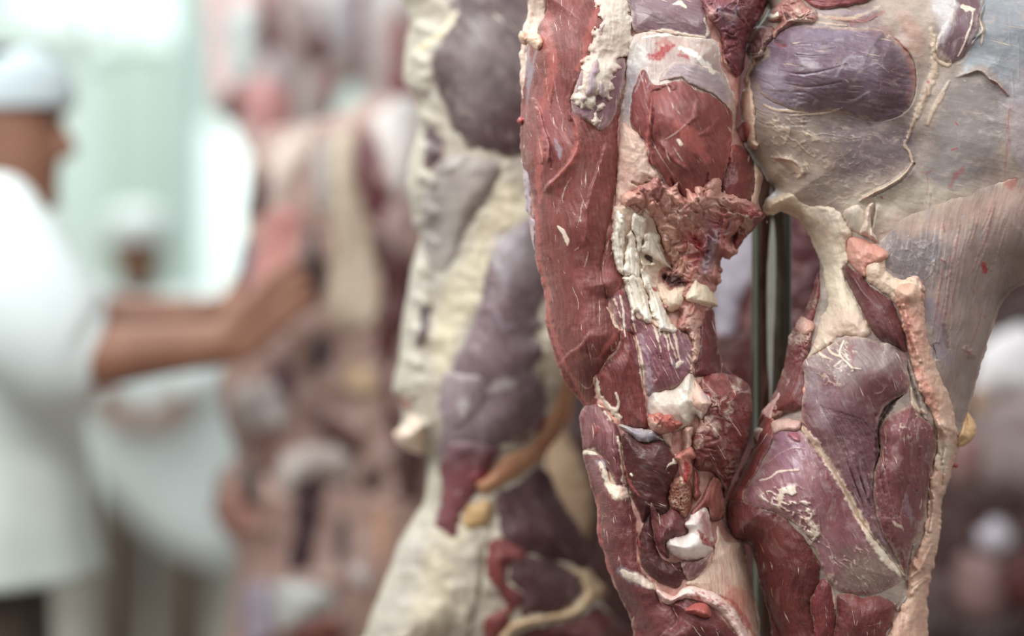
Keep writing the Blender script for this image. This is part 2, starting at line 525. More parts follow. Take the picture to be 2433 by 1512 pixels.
        for (ty, wl, hg, line, amt, rag) in self.strokes:
            mxw = wl.max() * (3.5 if ty == 'S' else 1.6) + 2
            if off(line, mxw): continue
            l0 = line.min(0) - mxw; l1 = line.max(0) + mxw
            q = np.nonzero((X > l0[0]) & (X < l1[0]) & (Yp > l0[1]) & (Yp < l1[1]))[0]
            if not len(q): continue
            dd, ww, side, tt = ldist(X[q], Yp[q], line, wl)
            if ty == 'S':          # the free edge of a flap: slopes up on one side, drops on the other
                end = ss(0, .18, tt) * (1 - ss(.82, 1., tt))
                dj = dd + 2.0 * fbm(X[q] / 14., Yp[q] / 14., 2, 78)
                up = np.exp(-(np.maximum(dj, 0) / ww) ** 1.3); dn = 1 - ss(0., 5., dj)
                hh[q] += hg * np.where(side > 0, up, dn) * end * ed[q]
                mk[q, 4] = np.maximum(mk[q, 4], amt * end * np.where(side > 0, np.exp(-dd / (ww * .30)), .0))
                continue
            ww = ww * .5 + .3
            dd = dd + rag * np.minimum(ww, 9) * fbm(X[q] / 9., Yp[q] / 9., 2, 77)
            mm = (1 - ss(.35, 1.3, dd / ww)) * np.clip(.55 + ww / 9., 0, 1)
            if ty in CH: mk[q, CH[ty]] = np.maximum(mk[q, CH[ty]], mm * amt)
            pr = np.clip(1 - (dd / (ww * 1.2)) ** 2, 0, 1)
            hh[q] += (-hg * .7 if ty == 'G' else hg * (.45 if ty == 'F' else .8)) * pr * ed[q]
            if ty == 'G': mk[q, 3] = np.maximum(mk[q, 3], .55 * amt * pr ** 2)  # crease darkening painted into the colour along the groove floor
        return hh, tint

    def zone(self, pts, col, fade=40., amt=.8, only=None):
        """a softly bounded region tinted another colour"""
        self.zones.append((spline(P(pts), True, 3), lin(col), fade, amt, only))

    @staticmethod
    def _walls(cell, ix, N):
        w = []
        pad = np.pad(cell, 1)
        for (dy, dx, e) in ((-1, 0, ((0, 0), (0, 1))), (1, 0, ((1, 1), (1, 0))), (0, -1, ((1, 0), (0, 0))), (0, 1, ((0, 1), (1, 1)))):
            nb = pad[1 + dy:pad.shape[0] - 1 + dy, 1 + dx:pad.shape[1] - 1 + dx]
            r, c = np.nonzero(cell & ~nb)
            a = ix[r + e[0][0], c + e[0][1]]; b = ix[r + e[1][0], c + e[1][1]]
            w.append(np.stack([a, b, b + N, a + N], 1))
        return np.vstack(w)

    def body(self, name, c1, c2=None, kind='fat', ang=90., s=None, **kw):
        """the closed lump everything sits on: rounded front and rounded back"""
        k = dict(KIND[kind]); k.update(kw)
        lump, ridge = k.pop('lump'), k.pop('ridge')
        mat = tissue(tuple(c1), tuple(c2 or tuple(int(v * .88) for v in c1)), **k)
        s = s or self.s
        b0 = self.out.min(0) - 8; b1 = self.out.max(0) + 8
        nx, ny = (np.ceil((b1 - b0) / s)).astype(int) + 1
        gx, gy = np.meshgrid(b0[0] + np.arange(nx) * s, b0[1] + np.arange(ny) * s)
        sd = self.d(gx, gy) + self.jit * fbm(gx / 16., gy / 16., 3, 3)
        keep = sd > 0
        cell = keep[:-1, :-1] | keep[1:, :-1] | keep[:-1, 1:] | keep[1:, 1:]
        used = np.zeros(sd.shape, bool)
        for a in (0, 1):
            for b in (0, 1): used[a:sd.shape[0] - 1 + a, b:sd.shape[1] - 1 + b] |= cell
        ix = -np.ones(sd.shape, int); ix[used] = np.arange(used.sum())
        gyd, gxd = np.gradient(sd, s); nrm = np.sqrt(gxd ** 2 + gyd ** 2) + 1e-6
        mv = np.clip(np.where(sd < 0, -sd, 0), 0, 1.6 * s)
        X = (gx + mv * gxd / nrm)[used]; Yp = (gy + mv * gyd / nrm)[used]; d = np.maximum(sd[used], 0)
        a = math.radians(ang)
        al = math.cos(a) * X + math.sin(a) * Yp; ac = -math.sin(a) * X + math.cos(a) * Yp
        ed = ss(0, 12, d)
        if self.acc is None: self.acc = np.zeros_like(self.D)
        hh = self.h(X, Yp) * ss(0, 1, d * 10) + lump[0] * ed * (fbm(X / lump[1], Yp / lump[1], 4, 2) + .6 * (ridged(al / lump[1] / 2, ac / lump[1], 2, 8) - .6))
        t = np.clip(d / self.R, 0, 1)
        hb = self.Tb * (1 - (1 - t) ** 2) ** .6 * (1 + .15 * fbm(X / 120., Yp / 120., 2, 4))
        mk = np.zeros((len(X), 5), np.float32)
        hh, tint = self._decor(X, Yp, ed, hh, mk, name, 2)
        Yf = self.Y0 - hh
        V = np.stack([(X - W / 2) * K * Yf, Yf, CZ - (Yp - H / 2) * K * Yf], 1)
        V2 = V.copy(); V2[:, 1] = self.Y0 + .004 + hb
        N = len(X)
        q = np.stack([ix[:-1, :-1][cell], ix[1:, :-1][cell], ix[1:, 1:][cell], ix[:-1, 1:][cell]], 1)
        o = raw_mesh(name, np.vstack([V, V2]), np.vstack([q, q[:, ::-1] + N, self._walls(cell, ix, N)]), mat, self.root)
        o.location = -np.array(self.root.location)
        fib = np.stack([ac * K * self.Y0, al * K * self.Y0, 0 * X], 1)
        A = o.data.attributes.new('fib', 'FLOAT_VECTOR', 'POINT'); A.data.foreach_set('vector', np.vstack([fib, fib]).astype(np.float32).ravel())
        A = o.data.attributes.new('tint', 'FLOAT_COLOR', 'POINT'); A.data.foreach_set('color', np.vstack([tint, tint]).astype(np.float32).ravel())
        A = o.data.attributes.new('mask', 'FLOAT_COLOR', 'POINT'); A.data.foreach_set('color', np.vstack([mk, mk])[:, :4].astype(np.float32).ravel())
        return o
# ---------------------------------------------------------------- the hall
def box(name, x0, x1, y0, y1, z0, z1, mat, parent=None, bev=0.0):
    bm = bmesh.new(); bmesh.ops.create_cube(bm, size=1)
    for v in bm.verts: v.co = ((x0 + x1) / 2 + v.co.x * (x1 - x0), (y0 + y1) / 2 + v.co.y * (y1 - y0), (z0 + z1) / 2 + v.co.z * (z1 - z0))
    if bev: bmesh.ops.bevel(bm, geom=list(bm.edges), offset=bev, segments=2, affect='EDGES')
    me = bpy.data.meshes.new(name); bm.to_mesh(me); bm.free(); me.materials.append(mat)
    o = bpy.data.objects.new(name, me); C.objects.link(o); o.parent = parent
    return o


WALLY = 11.6
tag(box('floor', -9, 9, -2, WALLY + .2, -.15, 0, plain('wet_concrete', (126, 112, 104), (104, 92, 86), 0.35, scale=3.0, bump=.001)), kind='structure')
wallm = plain('painted_panel', (212, 224, 217), (203, 216, 208), 0.5, scale=1.2)
tag(box('wall_back', -9, 9, WALLY, WALLY + .2, 0, 4.6, wallm), kind='structure')
tag(box('wall_left', -5.2, -5.0, 3.0, WALLY, 0, 4.6, wallm), kind='structure')


def glow(name, col, st):
    m = bpy.data.materials.new(name); m.use_nodes = True
    b = m.node_tree.nodes['Principled BSDF']
    t = m.node_tree.nodes.new('ShaderNodeTexCoord'); n = m.node_tree.nodes.new('ShaderNodeTexNoise'); n.inputs['Scale'].default_value = 2.0
    r = m.node_tree.nodes.new('ShaderNodeValToRGB'); r.color_ramp.elements[0].color = lin(col); r.color_ramp.elements[1].color = lin(tuple(min(255, v + 12) for v in col))
    m.node_tree.links.new(t.outputs['Object'], n.inputs['Vector']); m.node_tree.links.new(n.outputs['Fac'], r.inputs[0])
    m.node_tree.links.new(r.outputs[0], b.inputs['Emission Color']); b.inputs['Emission Strength'].default_value = st
    b.inputs['Base Color'].default_value = lin(col); b.inputs['Roughness'].default_value = .3
    return m


def wx(px): return at(px, 0, WALLY)[0]
def wz(py): return at(0, py, WALLY)[2]


framem = plain('white_frame', (216, 226, 220), (206, 216, 210), 0.45)
pane = glow('frosted_daylight', (232, 244, 240), 0.55)
for n_, (a, b, t, u) in enumerate(((492, 600, 300, 720), (230, 290, -40, 110), (320, 410, -30, 100), (60, 200, -50, 70))):
    w = box('window_%d' % (n_ + 1), wx(a) - .06, wx(b) + .06, WALLY - .05, WALLY + .01, wz(u) - .06, wz(t) + .06, framem, None, .01)
    tag(w, kind='structure')
    p = box('pane', wx(a), wx(b), WALLY - .07, WALLY - .045, wz(u), wz(t), pane, w)
tag(box('trim_1', wx(420), wx(482), WALLY - .12, WALLY, 0, 4.6, plain('post_paint', (190, 206, 202), (184, 200, 196), 0.5)), kind='structure')
tag(box('trim_2', wx(255), wx(305), WALLY - .06, WALLY, 0, 4.6, plain('seam_paint', (188, 204, 194), (182, 198, 188), 0.5)), kind='structure')
tag(box('door_1', wx(300), wx(400), WALLY - .05, WALLY, wz(700), wz(120), plain('door_paint', (190, 204, 192), (196, 210, 199), 0.5)), kind='structure')
tag(box('baseboard_back', -9, 9, WALLY - .05, WALLY, 0, .22, plain('dado', (150, 150, 142), (136, 134, 128), 0.6)), kind='structure')
# ---------------------------------------------------------------- the near beef quarter, left of the pole
LQ = Meat('hanging_beef_quarter', 'raw beef quarter with long red muscle and white torn tendons, left of the steel pole',
          'meat', 2.465,
          'p: 1275,-60 1262,40 1245,95 1238,180 1240,240 1236,290 1236,380 1246,470 1254,560 1270,610 1290,680 1296,760 1320,850 1350,910 1385,960 '
          '1383,1000 1380,1030 1388,1085 1410,1180 1420,1240 1422,1290 1438,1345 1455,1400 1490,1450 1520,1512 1560,1590 1830,1590 1812,1512 '
          '1800,1440 1788,1370 1772,1292 1745,1262 1722,1230 1722,1180 1730,1145 1762,1090 1785,1030 1786,930 1742,890 1716,865 1706,817 1697,745 '
          '1707,724 1700,680 1712,660 1713,620 1730,616 1750,604 1744,569 1795,535 1819,511 1810,480 1812,416 1800,400 1785,365 1768,330 1756,300 '
          '1764,230 1768,170 1775,110 1790,60 1812,10 1820,-60',
          T=.062, R=150, s=2.2, inset=7)
q = LQ
q.bump(1400, 500, 90, 420, .014); q.bump(1620, 300, 130, 170, .016); q.bump(1600, 640, 90, 110, -.030); q.bump(1600, 1150, 120, 160, .0)
q.bump(1690, 1330, 90, 90, -.02); q.bump(1450, 1200, 60, 200, .010)
# streaks -----------------------------------------------------------
q.st('F', [5, 16, 4], .001, 'B: 365,170 400,210 430,270 430,300')
q.st('F', [3, 5, 2], .0006, 'B: 480,335 505,320 515,300')
q.st('F', [3, 6, 3], .0008, 'B: 575,345 565,400 548,450')
q.st('F', [2, 4, 2], .0005, 'B: 580,1010 590,1070 600,1130')
q.st('F', [2, 3, 2], .0005, 'B: 620,1015 640,1060')
q.st('F', [2, 5, 3], .0006, 'B: 720,1060 690,1110 670,1160 620,1210')
q.st('F', [3, 5, 2], .0006, 'B: 510,1240 560,1290 600,1270 620,1200')
q.st('F', [2, 4, 2], .0006, 'B: 540,0 520,100 495,180')
q.st('F', [2, 3, 2], .0005, 'B: 350,230 345,300')
q.st('F', 2.5, .0005, 'B: 300,390 300,420'); q.st('F', 2.5, .0005, 'B: 370,400 372,430'); q.st('F', 3, .0005, 'B: 405,480 412,495')
q.st('F', [2, 4, 2], .0006, 'A: 340,560 360,680 380,760'); q.st('F', [2, 3], .0005, 'A: 270,420 285,560 300,700')
q.st('F', 3.5, .0006, 'A: 385,775 395,790'); q.st('F', 3.5, .0006, 'A: 415,890 422,902'); q.st('F', 3, .0006, 'A: 570,895 575,905')
q.st('F', 3, .0006, 'B: 470,75 482,90'); q.st('F', 3, .0006, 'A: 180,1360 190,1370')
q.st('F', [3, 6, 3], .0008, 'A: 460,1230 420,1290 395,1370 400,1400'); q.st('F', [3, 5, 2], .0006, 'A: 545,1380 525,1440 520,1512')
q.st('F', [2, 4, 2], .0005, 'A: 400,60 380,120 395,180'); q.st('F', [2, 3, 2], .0005, 'A: 470,50 440,140 445,200')
q.st('M', [8, 22, 8], .0, 'A: 150,330 170,480 160,600', .8); q.st('M', [6, 14, 5], .0, 'A: 340,960 370,1040 380,1100', .9)
q.st('M', [5, 10, 4], .0, 'A: 220,340 190,450 165,600 150,720', .7)
q.st('S', [16, 26, 26, 18], .011, 'A: 262,1345 300,1280 390,1190 460,1100 497,1000 485,860 430,760', .6); q.st('S', [10, 16, 12], .005, 'A: 200,640 260,860 300,1000 290,1160', .4); q.st('S', [10, 14, 10], .004, 'A: 560,1480 600,1300 660,1120 700,980', .3)
q.st('S', [10, 16, 12], .004, 'B: 330,1180 430,1060 520,1000 600,880', .3); q.st('S', [8, 12, 8], .004, 'B: 625,1260 615,1215 660,1160 700,1090', .3); q.st('S', [8, 14, 8], .003, 'B: 560,0 570,150 540,330', .2)
q.st('R', [12, 18, 10], .004, 'A: 190,700 230,860 260,1000 250,1120'); q.st('G', [5, 8, 5], .003, 'A: 300,960 330,1060 320,1160', .5)
q.st('G', [4, 6, 4], .0025, 'A: 340,640 320,780 360,880', .3); q.st('R', [8, 12, 8], .003, 'A: 480,560 440,700 450,820')
q.st('R', [10, 16, 10], .003, 'B: 215,130 235,330 270,560 300,800 350,960 430,1160')
q.st('G', [3, 5, 4], .003, 'B: 700,1090 660,1160 620,1215 625,1260', .9)
q.st('B', [2, 4, 2], .0, 'B: 680,1150 640,1190 618,1215'); q.st('G', [3, 4, 3], .002, 'B: 430,1030 470,1070 500,1100', .4)
q.st('G', [3, 5, 3], .002, 'B: 560,930 570,1050', .3)
q.st('F', [3, 8, 12, 8], .002, 'B: 705,730 740,790 755,840 800,880'); q.st('F', [4, 6, 4], .001, 'B: 800,900 790,990 740,1030 735,990')
# round muscle
q.st('S', [10, 18, 12], .007, 'A: 1010,1130 985,1020 990,900 1005,740 1015,620', .6); q.st('S', [8, 14, 8], .005, 'A: 1280,1190 1160,1100 1050,960', .3); q.st('G', [5, 8, 5], .004, 'A: 1020,640 1025,780 1010,900 1030,1010', .6)
q.st('F', [2, 4, 2], .0006, 'A: 960,690 1000,800 1005,900'); q.st('F', [2, 5, 3, 2], .001, 'A: 1010,960 1060,1060 1120,1150 1160,1210')
q.st('F', [2, 5, 3], .001, 'A: 1160,1010 1190,1060 1225,1110'); q.st('F', [8, 10], .0008, 'A: 1195,970 1215,1000', .9)
q.st('R', [10, 16, 8], .003, 'A: 1330,700 1320,790 1270,850'); q.st('R', [10, 14, 8], .003, 'A: 1470,830 1420,900 1350,930')
q.st('F', [3, 5, 2], .001, 'A: 1250,860 1180,920 1080,980'); q.st('R', [14, 18], .006, 'A: 1040,610 1110,570 1160,590')
q.st('M', [3, 5, 2], .001, 'A: 960,500 930,560 895,640'); q.st('M', [2, 4, 2], .001, 'A: 975,510 1000,560 985,600')
# blood on the membrane
q.st('B', [14, 26, 30, 14], .0, 'A: 985,395 1050,390 1100,350 1150,320', .9, .9); q.st('B', [8, 16, 10], .0, 'A: 1040,300 1100,290 1150,310', .5, .9)
q.st('B', [4, 8, 4], .0, 'A: 1190,380 1250,390 1270,410', .8); q.st('B', [3, 5, 3], .0, 'A: 1220,340 1200,390', .8)
q.st('F', [10, 18, 14], .001, 'A: 1210,330 1300,370 1390,450 1440,500', .8)
q.st('F', [6, 12, 10, 6], .002, 'A: 1010,215 1120,215 1240,240 1380,260'); q.st('F', [4, 9, 6], .0015, 'A: 950,260 1100,240 1200,235')
q.st('F', [4, 12, 5], .002, 'A: 1160,30 1210,20 1250,50', .9); q.st('F', [2, 4, 2], .001, 'A: 1040,150 1080,160 1250,150', .6)
q.st('F', [6, 14, 8], .002, 'A: 1380,130 1410,180 1400,240'); q.st('F', [10, 16, 22, 12], .002, 'A: 1480,300 1510,420 1570,560 1610,720', .9)
q.st('B', [4, 9, 4], .0, 'A: 1620,480 1600,520 1590,600', .5); q.st('M', [12, 30, 14], .0, 'A: 1480,60 1560,130 1600,60', .7)
# lower face
q.st('F', [7, 9, 11, 8, 6], .002, 'B: 895,925 925,1020 940,1120 952,1250 968,1330'); q.st('F', [5, 7, 4], .001, 'B: 795,645 815,740 822,850 830,930', .9)
q.st('B', [3, 6, 4], .0, 'B: 880,850 890,920'); q.st('B', 5, .0, 'B: 797,600 800,640'); q.st('B', [4, 12, 6], .0, 'B: 1012,590 1035,605 1045,615')
for a in ('880,760 890,850 905,900', '940,770 955,820 985,890', '1010,800 1040,880 1060,960 1080,1040', '1090,860 1120,960 1140,1060 1160,1130',
          '1150,880 1180,960 1200,1060 1220,1110', '1120,880 1150,980 1185,1080', '1060,860 1075,920', '760,680 800,800'):
    q.st('F', [9, 6, 3], .001, 'B: ' + a, .85, .9)
q.st('M', [6, 14, 8], .001, 'B: 1150,1080 1180,1140 1215,1110 1235,1105'); q.st('F', [4, 12, 5], .001, 'B: 1180,1150 1200,1120 1230,1105')
q.st('M', [3, 5], .0006, 'B: 985,1050 1000,1150 1010,1250', .8); q.st('M', [10, 20, 24], .0, 'B: 990,1200 1000,1290 1010,1340', .8)
for k in range(26):
    rr = random.Random(k); x = 960 + rr.random() * 260; y = 930 + rr.random() * 240
    q.st('G', 2.2, .0012, 'B: %d,%d %d,%d %d,%d' % (x, y, x + 18, y + 60, x + 40 + rr.random() * 8, y + 130), .25)
# fat pocket in the cut notch: torn white wad
for a in ('640,1310 660,1360 720,1420 790,1500', '650,1380 700,1420 760,1440', '690,1450 740,1490 780,1512', '625,1220 635,1300 650,1360'):
    q.st('F', [10, 18, 12], .004, 'B: ' + a, 1, .8)
q.st('F', [5, 8, 9, 5], .003, 'X: 150,20 170,120 215,230 250,260'); q.st('F', [5, 8, 5], .002, 'X: 370,150 400,250 385,330 360,400')
q.st('F', [7, 9, 8, 8], .002, 'X: 390,620 420,740 440,900 455,1090'); q.st('F', 10, .003, 'X: 445,1070 455,1110')
q.st('F', [8, 22, 30, 44, 30], .001, 'C: 360,345 400,430 430,500 470,535 520,545', 1, .6); q.st('M', [10, 16, 12], .0, 'C: 335,335 365,345 395,370', .9)
q.st('F', [8, 24, 30, 26, 10], .001, 'C: 505,1070 550,1105 620,1130 700,1165 750,1190', .8); q.st('M', [20, 30, 26], .0, 'C: 500,1065 560,1110 640,1140', .9)
q.st('F', [8, 20, 6], .001, 'C: 245,280 300,265 340,280', .8); q.st('B', [5, 12, 6], .002, 'C: 320,80 330,110 318,150', .4)
q.st('F', [3, 6, 4], .001, 'C: 500,260 505,380 520,480'); q.st('F', 7, .001, 'C: 565,420 572,428'); q.st('F', 4, .001, 'C: 820,408 826,412')
q.st('F', [2, 5, 8], .001, 'C: 800,390 830,350 890,335'); q.st('F', [2, 3, 2], .0006, 'C: 780,770 790,900'); q.st('F', [2, 3, 2], .0006, 'C: 820,750 830,800')
for k in range(60):
    rr = random.Random(100 + k); x = 330 + rr.random() * 230; y = 420 + rr.random() * 450
    if x < 330 + (y - 420) * .1: x += 40
    a = rr.random() * 3.1; l = 14 + rr.random() * 16
    q.st('F', 1.5, .0004, 'C: %d,%d %d,%d %d,%d' % (x, y, x + l * math.cos(a), y + l * .5 * math.sin(a) + 4, x + 1.8 * l * math.cos(a), y + l * math.sin(a)), .7)
q.st('B', [6, 16, 20, 10], .0, 'C: 930,330 945,370 940,420 930,470', 1); q.st('F', [10, 14, 10], .003, 'C: 860,320 900,330 905,420 925,480')
q.st('B', [5, 12, 10, 6], .0, 'C: 1020,800 1050,840 1060,880 1110,905', .8, .9); q.st('B', [10, 20, 16], .0, 'C: 1040,680 1070,760 1080,840', .4, .9); q.st('B', [8, 16, 18, 8], .0, 'C: 1045,820 1070,870 1115,890 1125,910', .9, .9); q.st('B', [6, 10, 8], .0, 'C: 840,960 950,1000 1040,990', .3, .9)
for k in range(26):
    rr = random.Random(300 + k); t = rr.random(); x = 960 + 330 * t; y = 1200 + 190 * t * t + rr.random() * 46
    q.st('B', 3 + rr.random() * 4, .0, 'C: %d,%d %d,%d' % (x, y, x + 8, y + 4), .75)
q.st('B', [5, 10, 12, 8], .0, 'C: 1170,1240 1260,1290 1340,1420 1400,1512', .55, .9); q.st('B', [6, 14], .0, 'C: 1230,1220 1220,1120', .25, .9)
# ripple of folds in the torn pocket under the round muscle
for a in ('1000,1230 1060,1260 1090,1330 1050,1400', '1150,1240 1200,1330 1260,1420 1330,1470', '1400,1200 1380,1300 1330,1400', '880,1260 950,1300 980,1400 940,1500',
          '1020,1350 1080,1420 1120,1500'):
    q.st('G', [5, 9, 5], .006, 'A: ' + a, .35)
for a in ('1060,180 1100,170 1180,200 1230,240', '1070,260 1130,280 1200,270', '1180,330 1200,400 1160,480', '1290,300 1350,330 1400,310', '1330,150 1380,240 1370,330', '1450,200 1440,300 1400,420',
          '1520,120 1480,240 1490,330', '1250,100 1300,160 1290,240', '1100,120 1160,110 1230,150', '1420,60 1480,90 1560,80'):
    q.st('R', [8, 16, 8], .006, 'B: ' + a); q.st('G', [4, 6, 4], .005, 'B: ' + ' '.join('%d,%d' % (float(t.split(',')[0]) + 26, float(t.split(',')[1]) + 16) for t in a.split()), .35)
q.st('B', [5, 14, 8], .0, 'B: 1260,200 1330,290 1340,330', .7, .9); q.st('B', [4, 8, 4], .0, 'B: 1040,60 1010,100 960,60', .4); q.st('B', [6, 10, 6], .0, 'B: 1230,540 1260,570 1340,380', .4)
q.st('M', [8, 26, 20, 8], .0, 'B: 1480,180 1430,330 1390,440 1380,500', .7, .9); q.st('M', [8, 16, 8], .0, 'B: 1560,120 1530,230', .6)
q.st('D', [20, 44, 30], -.01, 'B: 1115,525 1160,545 1215,560', 1); q.st('D', [4, 8, 4], -.004, 'B: 1130,480 1190,400 1250,340', .5)
q.st('D', [8, 18, 8], -.004, 'B: 975,370 1000,390 1010,410', .8)

for pts, w in (('B: 195,10 225,130 222,250 232,370 262,500 290,640 295,790 340,930 400,1090 480,1240 560,1400', [10, 16, 14, 10, 12, 16, 14, 16, 14, 10, 8]), ('B: 745,60 725,200 690,300', [6, 10, 6]), ('B: 810,540 780,600 730,650', [8, 12, 6]),
             ('A: 480,880 495,1000 460,1100 390,1190 300,1280', [8, 14, 14, 10, 6]), ('A: 640,60 590,200 560,330 500,480', [10, 20, 20, 10]), ('A: 300,90 290,250 330,420 300,600 250,760', [16, 30, 24, 30, 16]),
             ('A: 250,950 240,1100 230,1250 240,1400', [12, 20, 16, 12]), ('A: 1570,800 1560,1000 1520,1180', [8, 14, 8]), ('A: 1000,760 990,900 985,1020 1010,1130', [8, 12, 8]), ('A: 1180,860 1300,960 1400,1100', [20, 50, 20]),
             ('B: 640,1080 700,1010 790,880', [8, 14, 10]), ('B: 960,1250 975,1400', [8, 10]), ('C: 600,650 612,800 610,1000 660,1100', [8, 12, 10, 8]), ('C: 345,560 340,800 395,990 440,1110', [8, 12, 12, 8]), ('C: 620,560 560,480 520,380', [6, 8, 6])):
    q.st('K', w, .0, pts, .6, .9)
for z, c, fd, am, on in (('A: 1250,440 1400,480 1540,620 1560,760 1440,660 1300,580', (164, 142, 146), 18, .8, ('membrane',)), ('A: 850,420 900,480 880,700 840,800', (160, 152, 160), 14, .8, ('membrane',)),
        ('A: 900,250 1200,250 1450,290 1440,400 1100,330', (206, 176, 164), 24, .7, ('membrane',)), ('A: 1500,400 1600,700 1560,900 1530,600', (204, 168, 150), 16, .8, ('membrane',)), ('A: 860,330 1000,300 1000,420 900,460', (190, 182, 176), 16, .8, ('membrane',)),
        ('A: 200,700 420,640 470,900 300,1040 180,900', (168, 104, 104), 34, .6, ('muscle',)), ('B: 330,300 640,200 640,700 420,760', (122, 64, 62), 40, .6, ('muscle',)), ('B: 400,800 720,760 760,900 560,1150', (118, 60, 58), 34, .6, ('muscle',)),
        ('A: 380,1150 740,900 740,1400 420,1500', (138, 76, 70), 40, .5, ('muscle',)), ('A: 300,30 560,60 480,400 330,300', (140, 76, 74), 36, .5, ('muscle',)), ('A: 880,600 1000,560 1010,900 900,900', (140, 74, 72), 18, .6, ('muscle',)),
        ('A: 1030,640 1250,640 1240,860 1060,880', (150, 86, 84), 24, .5, ('muscle',)), ('A: 1420,760 1560,800 1500,1220 1400,1100', (150, 74, 70), 26, .6, ('muscle',)),
        ('B: 1050,130 1260,180 1230,420 1110,420', (216, 172, 152), 20, .7, ('torn_fat',)), ('B: 1360,180 1480,160 1430,500 1330,520', (158, 116, 124), 22, .8, ('torn_fat',)), ('B: 1500,40 1720,40 1600,240 1480,330', (172, 92, 90), 22, .7, ('torn_fat',)),
        ('B: 1200,230 1360,220 1340,400 1240,400', (184, 78, 76), 18, .6, ('torn_fat',)), ('B: 1250,860 1350,850 1340,1180 1270,1170', (214, 178, 160), 14, .7, ('torn_fat',)), ('B: 960,20 1120,10 1040,150', (216, 160, 142), 14, .6, ('torn_fat',)),
        ('B: 900,900 980,960 1000,1260 960,1280', (150, 116, 134), 16, .5, ('muscle',)), ('B: 1180,960 1290,1000 1270,1180 1190,1200', (160, 122, 134), 16, .6, ('muscle',)),
        ('C: 260,300 340,300 420,480 340,500', (158, 116, 118), 16, .6, ('muscle',)), ('C: 620,1100 780,1290 900,1500 680,1500 560,1300', (116, 62, 62), 30, .5, ('muscle',)), ('C: 1200,1220 1330,1200 1400,1512 1320,1500', (190, 104, 94), 16, .5, ('fascia',)),
        ('C: 1040,680 1100,720 1110,840 1050,830', (220, 150, 140), 12, .7, ('bone',)), ('A: 1400,60 1560,60 1580,180 1480,220', (158, 112, 124), 20, .7, ('muscle',)), ('C: 1100,200 1300,160 1290,380 1150,420', (126, 66, 62), 26, .5, ('muscle',))):
    q.zone(z, c, fd, am, on)
for a in ('770,100 790,250 800,480', '850,240 860,380 870,510', '900,300 900,420 895,510', '930,170 930,260 920,330', '1020,240 1060,330 1110,430', '850,540 880,640 920,740', '960,500 1020,640 1060,760', '900,540 940,640 970,740'):
    q.st('G', [2, 3, 2], .0035, 'B: ' + a, .12)
# the parts ---------------------------------------------------------
q.body('connective_tissue', (196, 150, 136), (150, 96, 92), s=4)
q.patch('rim_fat', 'A: 185,-60 300,-60 285,60 280,130 240,210 200,290 160,330 150,480 140,620 130,740 118,700 108,560 105,420 100,370 115,330 120,200 150,110',
        (226, 206, 190), (206, 168, 152), 'fat', Rp=14, bulge=.004, label='pale fat rim')
q.patch('rim_fat', 'A: 112,1100 140,1150 180,1140 180,1280 180,1400 190,1512 B: 200,80 216,140 205,240 212,330 196,300 175,180 150,60 140,-40', (196, 178, 180), (150, 128, 140), 'fat', Rp=10, bulge=.002)
q.patch('muscle', 'A: 830,-60 850,60 870,200 870,330 840,380 835,520 802,700 786,900 785,1100 768,1350 p: 1452,520 1440,580 1434,610 1433,640 1455,650 1478,655 1482,660 1466,690 1448,706 1446,718 '
        '1454,748 1475,783 1473,820 1448,850 1420,890 1414,910 1418,935 1425,985 1415,1000 1398,985 1383,960 1360,935 1335,898 1318,850 1302,790 1296,755 1294,712 1284,660 1272,610 1272,565 1266,520 '
        '1264,480 1256,430 1240,390 1236,340 1236,300 1238,250 1240,215 1250,165 1256,115 1268,90 1280,60 1298,20 1300,-60',
        (150, 84, 78), (110, 56, 53), 'muscle', ang=83, bulge=.016, Rp=90, lift=.008, Re=14, across=520., fleck=.3, label='long red outer muscle')
q.patch('muscle', 'A: 830,395 828,540 790,720 730,860 660,900 590,860 480,790 455,680 510,520 570,420 700,420', (144, 112, 120), (116, 78, 84), 'veil', ang=100, bulge=.004, lift=.018, Rp=40)
q.patch('muscle', 'B: 800,870 880,895 915,960 940,1080 952,1200 965,1330 978,1460 C: 690,70 670,110 600,110 530,90 480,60 430,10 B: 700,1440 640,1340 625,1230 700,1110 790,1010',
        (150, 80, 76), (104, 50, 50), 'muscle', ang=78, bulge=.012, Rp=60, lift=.014, fleck=.5, across=480.)
q.patch('fat', 'A: 620,-60 860,-60 872,80 905,200 890,330 840,390 785,420 765,560 740,690 700,700 660,760 648,850 612,872 628,780 650,690 610,740 545,765 480,742 455,700 450,636 505,612 522,520 545,400 575,320 615,220 650,100',
        (222, 208, 192), (198, 172, 158), 'fat', ang=100, bulge=.002, lift=.020, Rp=26, jit=9, lump=(.0026, 16), blotch=1.4)
for hole in ('590,470 640,400 650,480 620,540 640,600 600,660 560,650 570,560', '665,560 690,600 680,660 650,640', '520,680 560,660 570,690 540,720', '700,160 660,250 650,180'):
    q.patch('membrane', 'A: ' + hole, (176, 158, 168), (140, 112, 124), 'veil', bulge=.0, lift=.0245, sink=-.012, Rp=10, jit=3)
q.patch('muscle', 'A: 850,-60 1360,-60 1378,60 1405,160 1425,250 1375,310 1250,270 1000,240 885,210 866,80', (134, 110, 116), (112, 80, 84), 'veil', ang=20, bulge=.014, Rp=110, lift=.012)
q.net('F', 'A: 870,0 1000,20 1030,150 960,200 880,160', 10, .80, .001, .7, 90, 2.); q.net('F', 'A: 1050,120 1350,120 1380,260 1050,240', 9, .84, .001, .6, 0, 3.)
